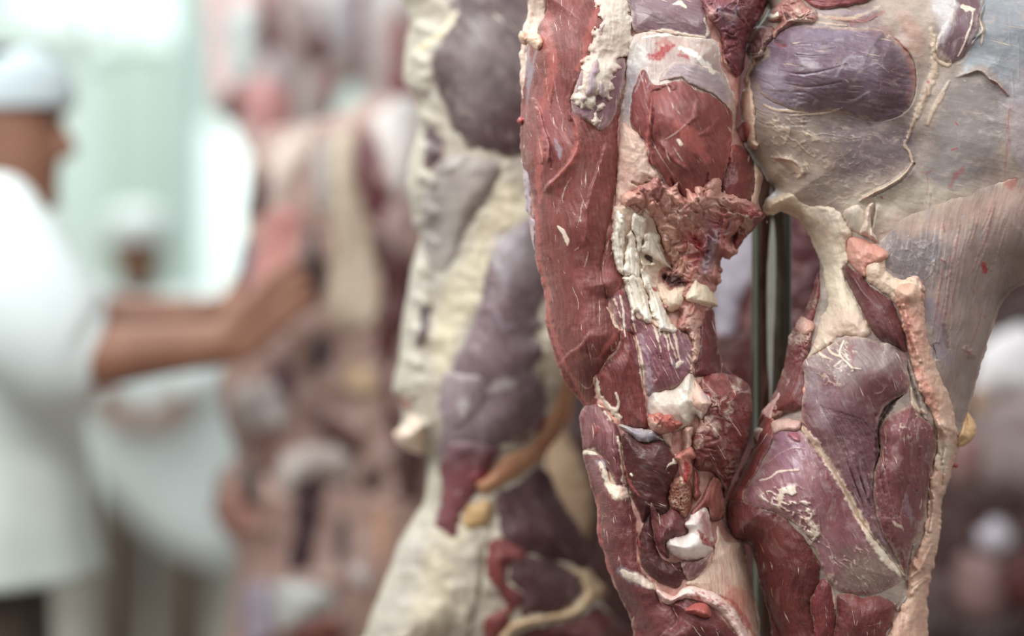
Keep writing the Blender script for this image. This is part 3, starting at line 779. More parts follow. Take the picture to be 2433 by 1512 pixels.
q.patch('membrane', 'A: 842,395 875,260 1000,215 1240,245 1430,270 1485,330 1505,470 1560,590 1600,760 1580,950 1545,1150 1500,1300 1450,1500 1200,1560 900,1400 825,1250 798,1000 795,800 828,600',
        (190, 170, 160), (160, 136, 132), 'veil', ang=95, film=.5, blotch=1.5, bulge=.020, Rp=120, lift=.008, fibre=.3, fat='white')
q.patch('muscle', 'A: 928,505 962,478 1010,570 1070,578 1130,565 1205,560 1215,548 1285,592 1330,620 1400,640 1490,700 1565,770 1572,900 1548,1100 1502,1260 1460,1420 1420,1560 1200,1560 1180,1330 1120,1285 1080,1215 '
        '1010,1135 985,1015 930,935 872,865 865,745 878,640 905,560', (148, 82, 77), (114, 58, 55), 'muscle', ang=72, bulge=.016, Rp=110, lift=.022, sink=-.018, Re=5, across=420., fleck=.35, label='round red muscle')
q.patch('membrane', 'A: 1070,565 1215,540 1285,585 1400,630 1490,690 1560,760 1545,620 1480,500 1380,460 1200,420 1100,480', (166, 148, 150), (140, 114, 118), 'veil', bulge=.0, lift=.0255, sink=-.02, Rp=30, ang=15, fibre=.3)
q.patch('muscle', 'A: 1375,-60 1810,-60 1775,110 1710,200 1672,330 1655,430 1640,500 1590,540 1530,470 1500,420 1492,250 1440,180 1390,90', (140, 78, 82), (92, 42, 46), 'crumb', ang=60, bulge=.016, Rp=80, lift=.010, fibre=.8, lump=(.007, 30), fat='pink')
q.patch('fat', 'A: 800,860 862,875 930,935 990,1030 1002,1130 1060,1190 1085,1240 1060,1300 980,1260 955,1330 940,1450 910,1540 850,1640 790,1600 760,1500 765,1350 785,1100', (214, 184, 168), (190, 146, 134), 'fat', ang=85, bulge=.007, Rp=45, lift=.022, sink=-.010)
q.patch('muscle', 'p: 1740,345 1770,352 1790,385 1794,440 1785,480 1764,500 1735,492 1713,470 1716,440 1730,390', (122, 60, 56), (100, 46, 46), 'cut', bulge=.012, Rp=36, lift=.018, label='small dark red cut end')
q.patch('fat', 'p: 1792,390 1812,416 1808,446 1795,490 1782,478 1794,440', (214, 180, 160), None, 'fat', bulge=.004, Rp=10, lift=.014)
q.patch('torn_fat', 'A: 985,1250 1040,1215 1090,1262 1140,1300 1190,1270 1210,1330 1260,1370 1310,1340 1350,1330 1390,1260 1430,1230 1470,1230 1490,1270 1490,1340 '
        'B: 1530,-60 1700,0 1725,30 1800,80 1730,135 1625,215 1580,250 1610,290 1600,350 1545,392 1500,370 1485,430 1495,530 1450,600 1440,720 1405,760 1370,850 1350,905 1355,1080 1310,1140 1300,1195 1265,1160 1282,960 1180,860 '
        '1200,760 1080,740 1060,600 1110,520 1085,460 1150,450 1070,240 1000,130 930,120 860,60 820,-40', (208, 158, 144), (166, 96, 90), 'crumb', ang=75, bulge=.008, Rp=50, lift=.018, sink=-.004, jit=4, label='pink torn connective tissue')
for a in ('560,40 640,25 745,110 795,200 700,218 630,140', '790,30 850,50 945,180 910,232 830,205 800,100', '895,15 960,15 985,120 940,205 900,120', '505,410 620,345 745,420 725,560 600,570 535,480', '715,690 800,675 835,740 795,880 700,955 640,965 648,870 700,800',
          '860,430 970,385 1004,430 950,535 865,505', '940,870 1040,805 1065,940 1040,995 960,950', '820,815 935,800 890,900 840,965 805,900', '640,600 800,555 845,640 715,685', '145,110 260,55 385,80 392,180 250,212 185,250', '400,180 480,145 535,230 480,292 395,250',
          '560,470 640,520 650,640 600,690 540,560', '370,270 440,280 450,380 385,390', '1000,30 1080,0 1085,130 1010,200 980,120', '610,180 665,160 660,290 620,300', '1040,980 1140,930 1130,860 1110,700 1060,800', '1240,600 1310,600 1310,690 1200,740 1190,690'):
    q.patch('torn_fat', 'V: ' + a, (212, 166, 148), (188, 122, 110), 'fat', ang=70, bulge=.010, Rp=20, lift=.01, Re=8, lump=(.003, 16), jit=2, film=.3)
q.st('B', [8, 20, 10], .0, 'V: 760,430 830,480 900,570', .8, .9)
q.patch('muscle', 'p: 1770,505 1795,495 1819,511 1795,540 1765,572 1748,600 1742,575 1752,540', (150, 74, 72), (112, 44, 48), 'crumb', bulge=.006, Rp=20, lift=.012)
# lower striped muscle with the torn white tendons
q.patch('muscle', 'B: 728,655 790,598 835,600 880,700 1000,760 1160,850 1240,900 1290,960 1300,1080 1280,1190 1180,1290 1060,1330 975,1340 950,1210 925,1060 890,925 830,900 800,875 745,780', (142, 92, 98), (112, 66, 74), 'veil', ang=66, bulge=.012, Rp=60, lift=.016, ridge=(.0010, 5, 90), across=420., fleck=.8)
q.patch('muscle', 'B: 745,120 712,240 685,330 668,420 676,560 715,662 790,600 826,520 800,480 775,400 755,300 760,180', (152, 84, 80), (122, 62, 60), 'muscle', ang=98, bulge=.004, Rp=24, lift=.01, fleck=.8)
q.patch('fat', 'B: 755,30 900,40 1000,60 1060,220 1080,330 1150,440 1060,500 1090,700 1170,860 1080,880 960,820 890,790 840,640 815,520 770,420 738,270', (226, 204, 184), (200, 170, 150), 'fat', ang=75, bulge=.004, Rp=30, lift=.02, jit=3, lump=(.002, 20))
for nm, pl, lf in (('tendon', '762,60 800,70 828,120 832,240 822,360 826,480 815,508 790,490 765,410 745,330 735,260 752,150', .034),
                   ('tendon', '832,300 850,220 875,165 905,260 925,400 925,515 880,522 820,512 822,420', .036),
                   ('tendon', '872,130 900,80 960,110 985,130 975,220 945,310 930,350 965,410 1030,425 1038,442 985,448 950,470 925,390 905,290 885,210', .034),
                   ('tendon', '970,220 1010,200 1060,230 1085,310 1115,390 1145,452 1110,445 1030,400 970,370 942,330 955,270', .037),
                   ('tendon', '818,515 935,512 965,590 1000,690 1015,760 1000,830 960,815 905,770 900,850 885,860 870,770 850,690 828,600', .032),
                   ('tendon', '938,480 965,470 1010,520 1060,600 1095,690 1110,780 1150,850 1200,880 1160,905 1085,890 1070,910 1050,830 1010,760 985,650 955,580', .035)):
    q.patch(nm, 'B: ' + pl, (240, 232, 218), (220, 200, 178), 'tendon', ang=75, bulge=.007, Rp=16, lift=lf - .012, Re=6, fat='white', jit=3, lump=(.0009, 22), ridge=(.0014, 4, 90))
q.patch('fat', 'B: 1050,570 1110,560 1150,600 1200,575 1232,560 1245,640 1215,730 1150,760 1110,735 1080,670', (228, 206, 182), (206, 172, 148), 'fat', bulge=.008, Rp=22, lift=.020)
q.patch('fat', 'B: 1245,650 1265,590 1320,525 1350,560 1400,565 1440,620 1475,715 1430,725 1395,738 1310,705 1255,690', (236, 222, 198), (220, 194, 166), 'fat', bulge=.014, Rp=24, lift=.022, label='cream fat nub')
q.st('G', [3, 5, 3], .003, 'B: 1355,545 1360,600 1385,650 1440,670', .3)
q.patch('muscle', 'B: 1365,780 1440,745 1455,850 1475,980 1505,1110 1570,1190 1500,1215 1330,1210 1300,1170 1340,1060', (118, 58, 58), (76, 32, 34), 'muscle', ang=80, bulge=.008, Rp=24, lift=.006)
q.patch('muscle', 'p: 1664,905 1690,888 1742,890 1783,922 1786,985 1780,1035 1762,1092 1740,1140 1722,1185 1712,1150 1690,1125 1655,1120 1645,1080 1645,1040 1660,1000 1650,950', (138, 74, 70), (100, 48, 46), 'crumb', ang=60, bulge=.024, Rp=60, lift=.010, fibre=.9, lump=(.005, 34), fleck=.3)
q.net('F', 'X: 1280,330 1450,230 1600,230 1690,420 1650,520 1500,480 1300,430', 11, .76, .0015, .9, 30, 2.5); q.net('M', 'X: 1280,60 1500,0 1520,200 1400,330 1250,200', 16, .6, .0, .9)
q.st('F', [6, 12, 8], .002, 'X: 1410,30 1450,110 1490,180'); q.st('B', [8, 12, 6], .001, 'X: 1400,270 1500,250 1570,230', .4); q.st('B', [10, 16, 10], .004, 'X: 1400,850 1450,840 1480,800', .7)
q.patch('joint_capsule', 'B: 1110,1300 1180,1285 1255,1190 1300,1190 1350,1300 1430,1360 1400,1450 1360,1512 p: 1652,985 1645,1010 1620,1022 1585,1030 1562,1025 1548,1012 1540,985 1537,960 1548,935 1570,930',
        (214, 202, 188), (196, 170, 156), 'bone', ang=60, bulge=.012, Rp=50, lift=.026, fat='grey', coat=.2, film=.35, blotch=1.5, lump=(.003, 30), label='pale joint capsule')
q.patch('torn_fat', 'X: 1190,0 1250,60 1300,140 1360,220 1400,260 1350,310 1320,390 1290,370 1220,320 1190,280 1180,180 1200,90', (220, 186, 168), (204, 158, 142), 'fat', bulge=.006, Rp=26, lift=.034)
q.st('M', [30, 44, 30], .0, 'X: 930,170 960,240 1080,200', .5); q.st('G', 3, .001, 'X: 920,160 990,230 1030,310 1050,350', .2)
q.patch('torn_fat', 'X: 705,400 780,360 850,350 880,380 960,380 1010,440 1070,470 1060,500 980,560 900,590 830,600 760,570 710,500', (206, 132, 118), (172, 66, 64), 'crumb', bulge=.008, Rp=18, lift=.040)
for a in ('860,590 955,560 960,640 965,740 930,720 880,670', '1080,540 1190,500 1180,600 1170,740 1210,790 1225,850 1150,830 1060,840 1010,860 985,800 1060,790 1085,700'):
    q.patch('tendon', 'X: ' + a, (222, 198, 182), (196, 140, 126), 'tendon', ang=88, bulge=.006, Rp=14, lift=.026)
q.patch('muscle', 'C: 490,190 500,150 545,120 600,170 650,195 770,190 830,250 880,330 890,370 860,450 822,560 832,650 770,720 700,690 645,750 600,650 535,490 510,300', (92, 46, 46), (62, 29, 31), 'cut', ang=20, bulge=.016, Rp=60, lift=.018, fleck=.15, coat=.25, label='dark red cut muscle')
q.patch('membrane', 'C: 480,90 530,85 600,112 690,112 770,165 790,195 740,190 690,205 640,200 590,180 545,140', (156, 146, 156), (120, 100, 110), 'veil', bulge=.006, Rp=16, lift=.026, coat=.5)
q.patch('muscle', 'C: 232,-20 330,-60 400,-20 450,60 480,110 490,170 508,300 523,470 500,502 440,480 405,390 345,280 250,265 235,180 222,90', (150, 96, 98), (112, 60, 62), 'muscle', ang=72, bulge=.012, Rp=40, lift=.012, fleck=.6, across=420.)
q.patch('muscle', 'C: 240,262 300,255 350,290 405,385 435,485 530,490 565,610 600,720 612,850 612,1000 650,1090 740,1180 765,1280 840,1310 900,1400 980,1430 1010,1512 1040,1600 640,1640 570,1420 500,1262 440,1130 398,1050 388,950 343,860 336,660 300,520 262,380',
        (128, 72, 70), (98, 52, 53), 'cut', ang=85, bulge=.016, Rp=80, lift=.008, Re=12, fleck=.5, label='flat outer lower muscle')
q.patch('muscle', 'C: 612,840 645,760 690,695 720,760 760,960 830,1010 910,1015 925,1080 970,1110 925,1140 870,1195 770,1160 690,1110 630,1030 608,940', (88, 42, 44), (60, 28, 30), 'cut', ang=40, bulge=.008, Rp=40, lift=.004, sink=.010)
q.patch('muscle', 'C: 910,1010 1000,1005 1080,955 1118,905 1090,1020 1045,1090 960,1145 915,1085', (132, 92, 92), (104, 66, 68), 'veil', ang=110, bulge=.004, Rp=20, lift=.010)
q.patch('muscle', 'C: 698,610 770,690 850,640 925,700 950,830 835,885 805,905 825,985 790,975 735,905 708,780', (124, 70, 70), (98, 50, 52), 'muscle', ang=75, bulge=.016, Rp=40, lift=.022)
q.patch('bone', 'C: 828,500 870,440 935,430 975,480 985,580 962,690 915,712 880,670 838,650 815,590', (160, 104, 84), (110, 54, 48), 'crumb', bulge=.006, Rp=30, lift=.024, lump=(.004, 8), fat='tan', label='cut spongy bone')
q.patch('torn_fat', 'C: 860,300 930,240 985,235 1010,300 975,330 985,400 960,470 930,480 905,420 890,340', (216, 156, 140), (180, 92, 84), 'fat', bulge=.006, Rp=14, lift=.032)
q.patch('cartilage', 'C: 965,720 985,660 1060,560 1110,440 1140,435 1170,470 1190,560 1200,690 1170,720 1115,730 1098,700 1085,640 1030,670 1000,720', (190, 122, 108), (146, 80, 74), 'muscle', ang=100, bulge=.010, Rp=30, lift=.030, curl=.004)
q.patch('cartilage', 'C: 985,400 1010,390 1035,450 1030,520 1045,560 1010,600 985,560', (176, 104, 92), (126, 56, 54), 'muscle', bulge=.008, Rp=14, lift=.030)
q.patch('bone', 'C: 940,730 965,690 1020,655 1068,645 1095,690 1105,770 1125,840 1135,900 1100,950 1050,985 980,1003 900,990 830,950 800,890 850,845 905,835 945,810 925,760', (238, 226, 218), (222, 190, 180), 'bone', bulge=.018, Rp=40, lift=.030, label='white bone end with a blood stain')
q.patch('fascia', 'C: 1150,760 1200,860 1260,880 1330,880 1352,1000 1385,1200 1430,1350 1440,1600 1395,1600 1330,1440 1240,1330 1130,1250 1000,1185 935,1155 1045,1095 1110,990 1140,870', (204, 174, 154), (174, 132, 116), 'veil', ang=84, bulge=.006, Rp=40, lift=.004, fibre=1.0)
q.patch('fat', 'C: 860,1235 935,1175 1050,1190 1170,1240 1262,1330 1320,1420 1400,1600 1330,1600 1240,1440 1140,1340 1000,1275 900,1270 850,1300 790,1290 755,1250 735,1190 800,1215', (234, 208, 198), (214, 168, 156), 'fat', ang=35, bulge=.010, Rp=22, lift=.014)
q.patch('muscle', 'C: 845,1300 900,1270 1000,1275 1120,1340 1220,1440 1310,1600 690,1640 760,1500 850,1440 880,1380', (116, 58, 56), (78, 34, 34), 'cut', ang=60, bulge=.010, Rp=50, lift=.006, fleck=.6)
q.patch('torn_fat', 'C: 925,1330 980,1300 1050,1285 1105,1330 1110,1385 1060,1395 1000,1370 940,1360', (176, 96, 86), (150, 70, 66), 'fat', bulge=.012, Rp=22, lift=.014)
q.patch('torn_fat', 'A: 92,268 112,212 150,230 200,225 250,240 265,300 235,350 195,335 165,305 130,315', (226, 190, 160), (206, 150, 128), 'crumb', bulge=.006, Rp=14, lift=.018, lump=(.004, 14))
q.patch('torn_fat', 'A: 88,830 105,810 130,815 132,840 110,860 95,850', (176, 84, 80), None, 'fat', bulge=.006, Rp=10, lift=.010)
# ---------------------------------------------------------------- the near beef quarter, right of the pole
RQ = Meat('hanging_beef_quarter', 'raw beef quarter under grey-beige membrane with dark purple bulge, right of the steel pole',
          'meat', 2.475,
          'p: 1845,-60 1822,20 1790,75 1777,130 1785,160 1766,213 1760,285 1766,335 1776,360 1805,402 1822,433 1840,448 1815,473 1822,508 1860,504 1888,512 1908,536 1926,566 1943,611 '
          '1944,650 1926,700 1910,741 1890,770 1874,812 1868,850 1858,892 1818,978 1791,1026 1788,1061 1760,1121 1728,1191 1726,1244 1739,1283 1781,1297 1791,1325 '
          '1806,1385 1827,1455 1848,1512 1870,1600 2205,1600 2203,1500 2207,1402 2217,1349 2231,1290 2237,1209 2259,1149 2268,1096 2277,1061 2300,1040 2300,1000 '
          '2304,960 2313,930 2325,882 2345,817 2362,765 2383,710 2433,672 2530,640 2570,300 2570,-60', T=.066, R=170, s=2.2, inset=5)
q = RQ
q.bump(1960, 180, 170, 120, .026); q.bump(2020, 980, 160, 170, .022); q.bump(1900, 1230, 130, 140, .016); q.bump(2330, 330, 130, 220, .012); q.bump(2050, 560, 120, 90, -.008)
# streaks -------------------------------------------------------------
for k in range(34):       # wrinkles at the left of the purple muscle
    rr = random.Random(500 + k); y = 205 + k * 2.6; x0 = 1783 + k * .35 + rr.random() * 4
    q.st('G', [2, 3.2, 2], .0016, 'p: %.1f,%.1f %.1f,%.1f %.1f,%.1f %.1f,%.1f' % (x0, y - 6, x0 + 22, y + 4 + k * .1, x0 + 55, y + 12 - k * .1, x0 + 100 + rr.random() * 30, y + 14 - k * .2), .22, .3)
for a in ('N: 900,700 1200,720 1500,690', 'N: 1050,760 1400,790 1700,730', 'N: 700,1100 1100,1160 1500,1090 1800,1000', 'N: 800,1300 1200,1360 1700,1280', 'N: 1000,860 1300,880 1600,840'):
    q.st('G', [3, 5, 3], .002, a, .15)
q.st('D', [8, 14, 8], -.003, 'N: 660,640 760,690 830,720', .5); q.st('B', [5, 10, 6], .0, 'N: 680,680 780,720 840,700', .45); q.st('G', 3, .002, 'N: 340,1190 450,1260 560,1300 660,1370', .7)
q.st('F', [4, 8, 8, 4], .003, 'D: 215,725 300,760 420,770 520,780'); q.st('F', [3, 7, 5, 3], .002, 'D: 400,800 520,790 650,780 760,745')
for a, w in (('D: 800,800 900,830 1010,845 1120,820', 4), ('D: 720,530 800,400 900,390', 6), ('D: 700,700 830,700 950,640', 4), ('D: 620,610 720,600', 5), ('D: 860,690 940,640 940,670', 5),
             ('D: 460,520 500,530', 5), ('D: 700,280 760,270', 6), ('D: 560,720 580,700', 6), ('D: 900,480 1000,440 1080,500', 3)):
    q.st('M', [w, w * 1.6, w], .0006, a, .75, .9)
q.net('F', 'D: 700,380 1150,330 1230,500 1150,760 850,780 800,560', 15, .86, .0004, .45, 160, 2.5, 30, 'muscle')
q.st('B', [6, 14, 18, 10], .0, 'D: 1100,230 1210,380 1250,560 1210,700', .28, .9)
q.st('F', [8, 10, 7, 5], .002, 'N: 880,300 1200,330 1500,370 1800,400', .6); q.st('F', [9, 12, 8], .002, 'N: 1340,240 1650,290 1900,270 2100,200 2300,100', .55)
q.st('B', [4, 9, 5], .001, 'N: 1500,270 1750,310 2000,330 2100,320 2250,240', .35); q.st('B', [5, 8], .0, 'D: 820,170 980,120 1050,80', .3)
q.st('M', [12, 18, 12], .0, 'D: 560,90 700,80 880,90 1000,50', .6); q.st('D', [8, 12, 8], -.002, 'N: 830,210 870,280 860,300', .8)
# seams running down from the membrane column
q.st('F', [8, 18, 20, 14, 8], .004, 'D: 1400,250 1395,400 1400,480 1340,640 1270,790 1210,950', .75); q.st('F', [6, 10, 8, 6], .004, 'D: 1210,960 1190,1000 1230,1060 1240,1120', .7)
q.st('F', [5, 11, 9, 8, 5], .005, 'D: 1250,1120 1170,1220 1060,1290 960,1340 880,1390', .9); q.st('F', [6, 14, 12, 8], .002, 'D: 1500,560 1430,680 1380,780 1350,860', .65)
q.st('G', [3, 5, 3], .004, 'D: 1260,1130 1180,1240 1070,1310 970,1360', .25); q.st('F', [5, 9, 5], .002, 'D: 1330,580 1330,700 1280,820', .5)
q.st('F', [6, 12, 12, 6], .003, 'O: 900,640 930,760 1000,850 1110,895 1160,860', 1); q.st('F', [8, 16, 8], .002, 'O: 890,400 900,560 920,700', .6)
q.st('F', [4, 7, 5, 4], .002, 'O: 1470,120 1440,330 1390,480 1340,620 1260,780', .8); q.st('F', [12, 16, 8], .002, 'O: 1330,90 1400,130 1480,130', .8)
q.st('F', [4, 10, 8, 3], .002, 'O: 1560,260 1600,380 1600,470 1580,620', .9); q.st('F', [3, 5, 3], .001, 'O: 1590,20 1600,120', .9); q.st('F', [3, 5, 3], .001, 'O: 1420,700 1340,840 1230,900', .8)
q.st('F', [4, 6, 4], .001, 'O: 1210,1070 1320,1045 1480,985 1560,970 1700,1010', .55); q.st('B', [4, 7, 8], .002, 'O: 1700,1100 1800,1150 1860,1220 1940,1310', .35); q.st('F', [3, 6, 7, 6], .003, 'O: 1700,1085 1800,1140 1870,1220 1950,1310', .5)
for a in ('O: 1950,250 1970,500 1960,650', 'O: 2080,500 2100,800 2090,1100', 'O: 2000,1000 2020,1300 2000,1500', 'O: 1930,60 2040,220 2100,280', 'O: 1840,780 1820,860', 'O: 1700,870 1850,900', 'D: 1830,700 1900,760 1900,880'):
    q.st('F', [2, 4, 2], .001, a, .6)
q.st('B', 5, .0, 'D: 1545,850 1555,862', .9); q.st('B', [3, 4, 3], .0, 'D: 1515,1038 1535,1030 1555,1025', .95); q.st('B', [8, 16, 8], .0, 'D: 1500,1290 1550,1210 1600,1150', .4, .9); q.st('B', 5, .0, 'D: 1030,1362 1038,1370', 1)
q.st('B', 6, .0, 'D: 1348,560 1356,568', .8); q.st('F', 5, .001, 'D: 1600,560 1612,562'); q.st('F', 4, .001, 'D: 1675,520 1680,522')
for a in ('D: 1790,880 1830,920 1880,900', 'O: 1860,590 1920,540 1950,480', 'O: 1920,825 1990,790 2050,750'): q.st('D', 1.6, .0004, a, .5, .1)
q.st('B', [2, 3, 2], .0, 'D: 1290,1190 1340,1200 1350,1300 1340,1350', .5); q.st('B', [2, 2, 2], .0, 'D: 1340,1190 1400,1180', .5)
for a in ('D: 1900,1000 1890,1100 1880,1230', 'D: 1930,700 1900,850 1920,1000'): q.st('B', [4, 7, 4], .0, a, .35, .9)
q.st('B', [10, 26, 12], .0, 'D: 1880,1250 1920,1270 1960,1240', .45, .9); q.st('B', [12, 16, 10], .0, 'E: 1740,430 1745,470 1760,465', .9)
for a in ('E: 1455,150 1465,200', 'E: 1450,400 1465,410', 'E: 1630,1030 1650,1050', 'E: 1470,760 1480,780', 'E: 1740,790 1750,800'): q.st('B', [5, 9, 5], .001, a, .5)
# skin stripes pulled down at the right
for k in range(46):
    rr = random.Random(700 + k); x = 2190 + rr.random() * 230; y = 440 + rr.random() * 330; l = 60 + rr.random() * 130
    dx = -(x - 2160) * .22 * l / 130
    q.st(rr.choice('FFMB'), [2, 3 + rr.random() * 4, 2], .0008, 'p: %.0f,%.0f %.0f,%.0f %.0f,%.0f' % (x, y, x + dx * .4, y + l * .5, x + dx, y + l), .25 + rr.random() * .3, .9)
for a in ('E: 1380,1010 1430,1080 1500,1040 1510,940', 'E: 1420,960 1450,1060', 'E: 1510,600 1520,800 1500,950', 'E: 1330,540 1380,480 1400,400', 'E: 1600,880 1610,1100 1640,1300'):
    q.st('F', [3, 6, 3], .002, a, .7)
q.st('D', [10, 18, 8], -.004, 'E: 1460,860 1480,960 1490,1010', .4); q.st('M', [20, 30, 20], -.004, 'E: 1390,1060 1410,1020 1430,1060', .8)
q.st('R', [20, 26], .007, 'E: 1625,1025 1650,1055'); q.st('B', [10, 16], .0, 'E: 1625,1025 1650,1055', .35)
# crumbly webbing
q.net('F', 'D: 220,770 500,800 620,900 500,1300 300,1250 200,1000', 14, .74, .0012, .7, 40, 2.2); q.net('F', 'D: 480,880 1150,870 1180,1000 700,1000 500,980', 9, .76, .0008, .6, 5, 5.)
q.net('F', 'D: 480,1000 900,1010 860,1200 500,1200', 9, .76, .0008, .55, 150, 4.); q.net('F', 'D: 880,1050 1200,1040 1200,1250 900,1250', 8, .82, .0006, .5, 20, 2.)
q.net('F', 'D: 500,1200 1050,1200 1000,1420 550,1420', 11, .78, .001, .5, 160, 3.); q.net('D', 'E: 1060,240 1200,220 1400,300 1400,420 1250,560 1090,480', 12, .78, -.001, .38, 30, 1.5)
q.net('F', 'E: 1000,240 1300,220 1440,330 1400,560 1100,540', 10, .80, .0012, .6, 60, 1.8)
q.st('F', [5, 8, 6], .003, 'D: 270,1090 380,1110 440,1160 480,1200 450,1230'); q.st('F', 5, .002, 'D: 225,870 240,850'); q.st('F', [3, 8, 4], .003, 'E: 1230,510 1290,540 1310,600')
# the lower big muscles
for a in ('640,960 680,1040 760,1080 700,1140', '760,1080 830,1150 830,1170', '770,960 740,1040 760,1080', '560,980 620,1060 690,1090', '830,1150 890,1155'):
    q.st('F', [5, 7, 4], .002, 'E: ' + a, .9)
q.st('B', [6, 9, 5], .001, 'E: 850,990 810,1010 830,1060 825,1130 850,1165', .35)
q.net('F', 'E: 560,960 780,930 900,1010 800,1240 640,1300 520,1200', 12, .78, .0008, .65, 30, 1.6); q.net('F', 'E: 950,960 1200,1040 1230,1200 1150,1220 980,1080', 13, .86, .0005, .5, 50, 2.)
q.st('F', [2, 6, 2], .0008, 'E: 975,1325 1030,1315 1060,1275', .8); q.st('F', [2, 5, 3], .0008, 'E: 1130,1080 1180,1160 1200,1200', .7); q.st('F', [2, 4, 2], .0006, 'E: 1150,1260 1170,1230 1165,1200', .7)
for a in ('E: 520,1450 700,1470 900,1500', 'F: 590,200 800,170 1000,190 1100,230', 'F: 800,20 950,50 1080,80', 'F: 850,320 1000,350 1090,410', 'F: 200,500 330,590 420,620', 'F: 270,390 380,470 520,560', 'F: 300,340 420,300 560,250'):
    q.st('F', [1.5, 2.5, 1.5], .0005, a, .5, .9)
for k in range(16):       # fibre folds of the fan
    x = 2000 + k * 5.5
    q.st('G', [2, 4, 3, 2], .0022, 'p: %.0f,%.0f %.0f,%.0f %.0f,%.0f %.0f,%.0f' % (x - 50 + k, 965 + k * 2, x - 10 + k * .5, 1040, x + 25, 1130 + (k % 3) * 14, x + 62 - k, 1230), .22)
q.st('G', [8, 22, 26, 18, 10, 6], .012, 'p: 2140,937 2112,962 2092,992 2086,1030 2086,1080 2078,1120', .9); q.st('D', [4, 16, 18, 12, 5], -.002, 'p: 2138,940 2104,975 2088,1020 2086,1075 2080,1110', .75)
q.st('R', [12, 18, 14, 10], .005, 'F: 1120,60 1100,150 1130,260 1100,420 1060,440'); q.st('R', [9, 12, 8], .004, 'F: 1040,430 1050,520 1030,580')
q.st('G', [5, 8, 5], .005, 'F: 1430,380 1420,560 1400,720', .4); q.st('R', [9, 12, 9], .004, 'F: 1390,240 1380,400 1370,520'); q.st('G', [4, 6, 4], .003, 'F: 1300,480 1260,600 1240,700', .25)
q.st('M', [10, 22, 10], .0, 'F: 1280,560 1300,660 1330,720', .45); q.st('F', [8, 12, 6], .0006, 'F: 1200,740 1260,780 1270,800', .5, .9); q.st('F', [3, 4, 3], .0005, 'F: 1210,640 1260,690 1310,720', .5)
q.net('F', 'F: 1220,-20 1460,-40 1490,150 1380,200 1230,180', 13, .80, .001, .6, 90, 1.8)
q.st('F', [12, 20, 16, 18, 18, 24, 22, 28, 22], .004, 'F: 590,110 680,215 770,360 860,500 930,640 1000,760 1070,880 1160,1000 1250,1080', .95); q.st('F', [10, 16], .003, 'F: 1000,790 1060,880', 1)
q.st('M', [10, 16, 10], .0, 'F: 1090,880 1150,960 1240,1030', .6); q.st('M', [8, 10, 6], .001, 'F: 590,110 640,170 690,220', .8)
q.net('F', 'F: 270,560 500,480 640,560 680,740 640,900 520,760 400,660', 12, .70, .002, .95, 20, 1.7, 14); q.net('F', 'F: 560,700 700,760 720,900 640,900', 13, .55, .003, 1, 45, 1.3, 10)
q.net('F', 'F: 700,660 760,860 870,920 1000,850 1050,960 900,1080 760,1000 690,860', 10, .80, .001, .8, 40, 3., 12); q.net('F', 'F: 560,240 760,380 840,560 720,640 600,420', 11, .86, .0006, .5, 70, 2.5)
q.st('F', [3, 6, 4], .001, 'F: 370,330 430,280 530,240 610,250', .8); q.st('F', [4, 8, 5], .001, 'F: 300,460 370,440 430,400 560,390', .8); q.st('F', [3, 5, 3], .001, 'F: 750,860 800,980 880,1040 900,1060', .8)
q.st('F', [3, 6, 4], .001, 'F: 700,660 700,760 710,830', .7); q.st('B', [8, 16, 8], .004, 'F: 500,150 530,160 560,190', .5); q.st('B', [3, 6], .001, 'F: 750,400 755,450', .4)
q.st('F', [3, 5, 3], .0006, 'F: 370,1010 380,1040 385,1065', .9); q.st('F', [10, 22, 16], .001, 'F: 720,1080 760,1110 800,1160', .5, .9); q.st('F', [3, 7, 4], .001, 'F: 785,1180 800,1260 810,1330', .9); q.st('F', [2, 4], .0005, 'F: 1000,1450 1060,1440 1130,1420', .7)
q.st('B', [5, 12, 5], .001, 'F: 810,1260 820,1300', .4)
for k in range(24):
    x = 300 + k * 17
    q.st('G', [1.5, 2.2, 1.5], .0008, 'F: %d,%d %d,%d %d,%d' % (x + 20, 960 + k * 3, x + 70, 1150 + k * 2, x + 120, 1380), .16, .9)
q.net('F', 'F: 880,1060 1000,900 1180,1050 1200,1180 1000,1230 870,1190', 9, .80, .0006, .5, 40, 1.5)
# pink-cream strip and skirt folds
for a in ('E: 1220,1100 1250,1200 1300,1350 1340,1500', 'E: 1180,720 1230,900 1300,1100', 'F: 1500,60 1560,200 1540,340', 'F: 1440,520 1480,620 1450,800', 'F: 1560,380 1540,560 1500,700', 'F: 1340,900 1330,1000 1360,1050', 'F: 1290,1130 1390,1040 1460,900', 'F: 1230,1330 1330,1200 1440,1110'):
    q.st('R', [8, 16, 9], .006, a); q.st('G', [3, 5, 3], .004, a.split()[0] + ' ' + ' '.join('%d,%d' % (float(t.split(',')[0]) - 22, float(t.split(',')[1]) + 10) for t in a.split()[1:]), .4)
for a in ('E: 1210,800 1220,950 1290,1060', 'E: 1300,1150 1330,1250', 'E: 1280,1150 1310,1200', 'F: 1600,40 1620,20', 'F: 1310,980 1360,1080', 'F: 1250,1400 1240,1300'):
    q.st('B', [5, 12, 5], .0, a, .35, .9)
q.st('F', [6, 12, 12, 8], .006, 'E: 1235,1290 1250,1380 1290,1440 1340,1460', 1, .3)

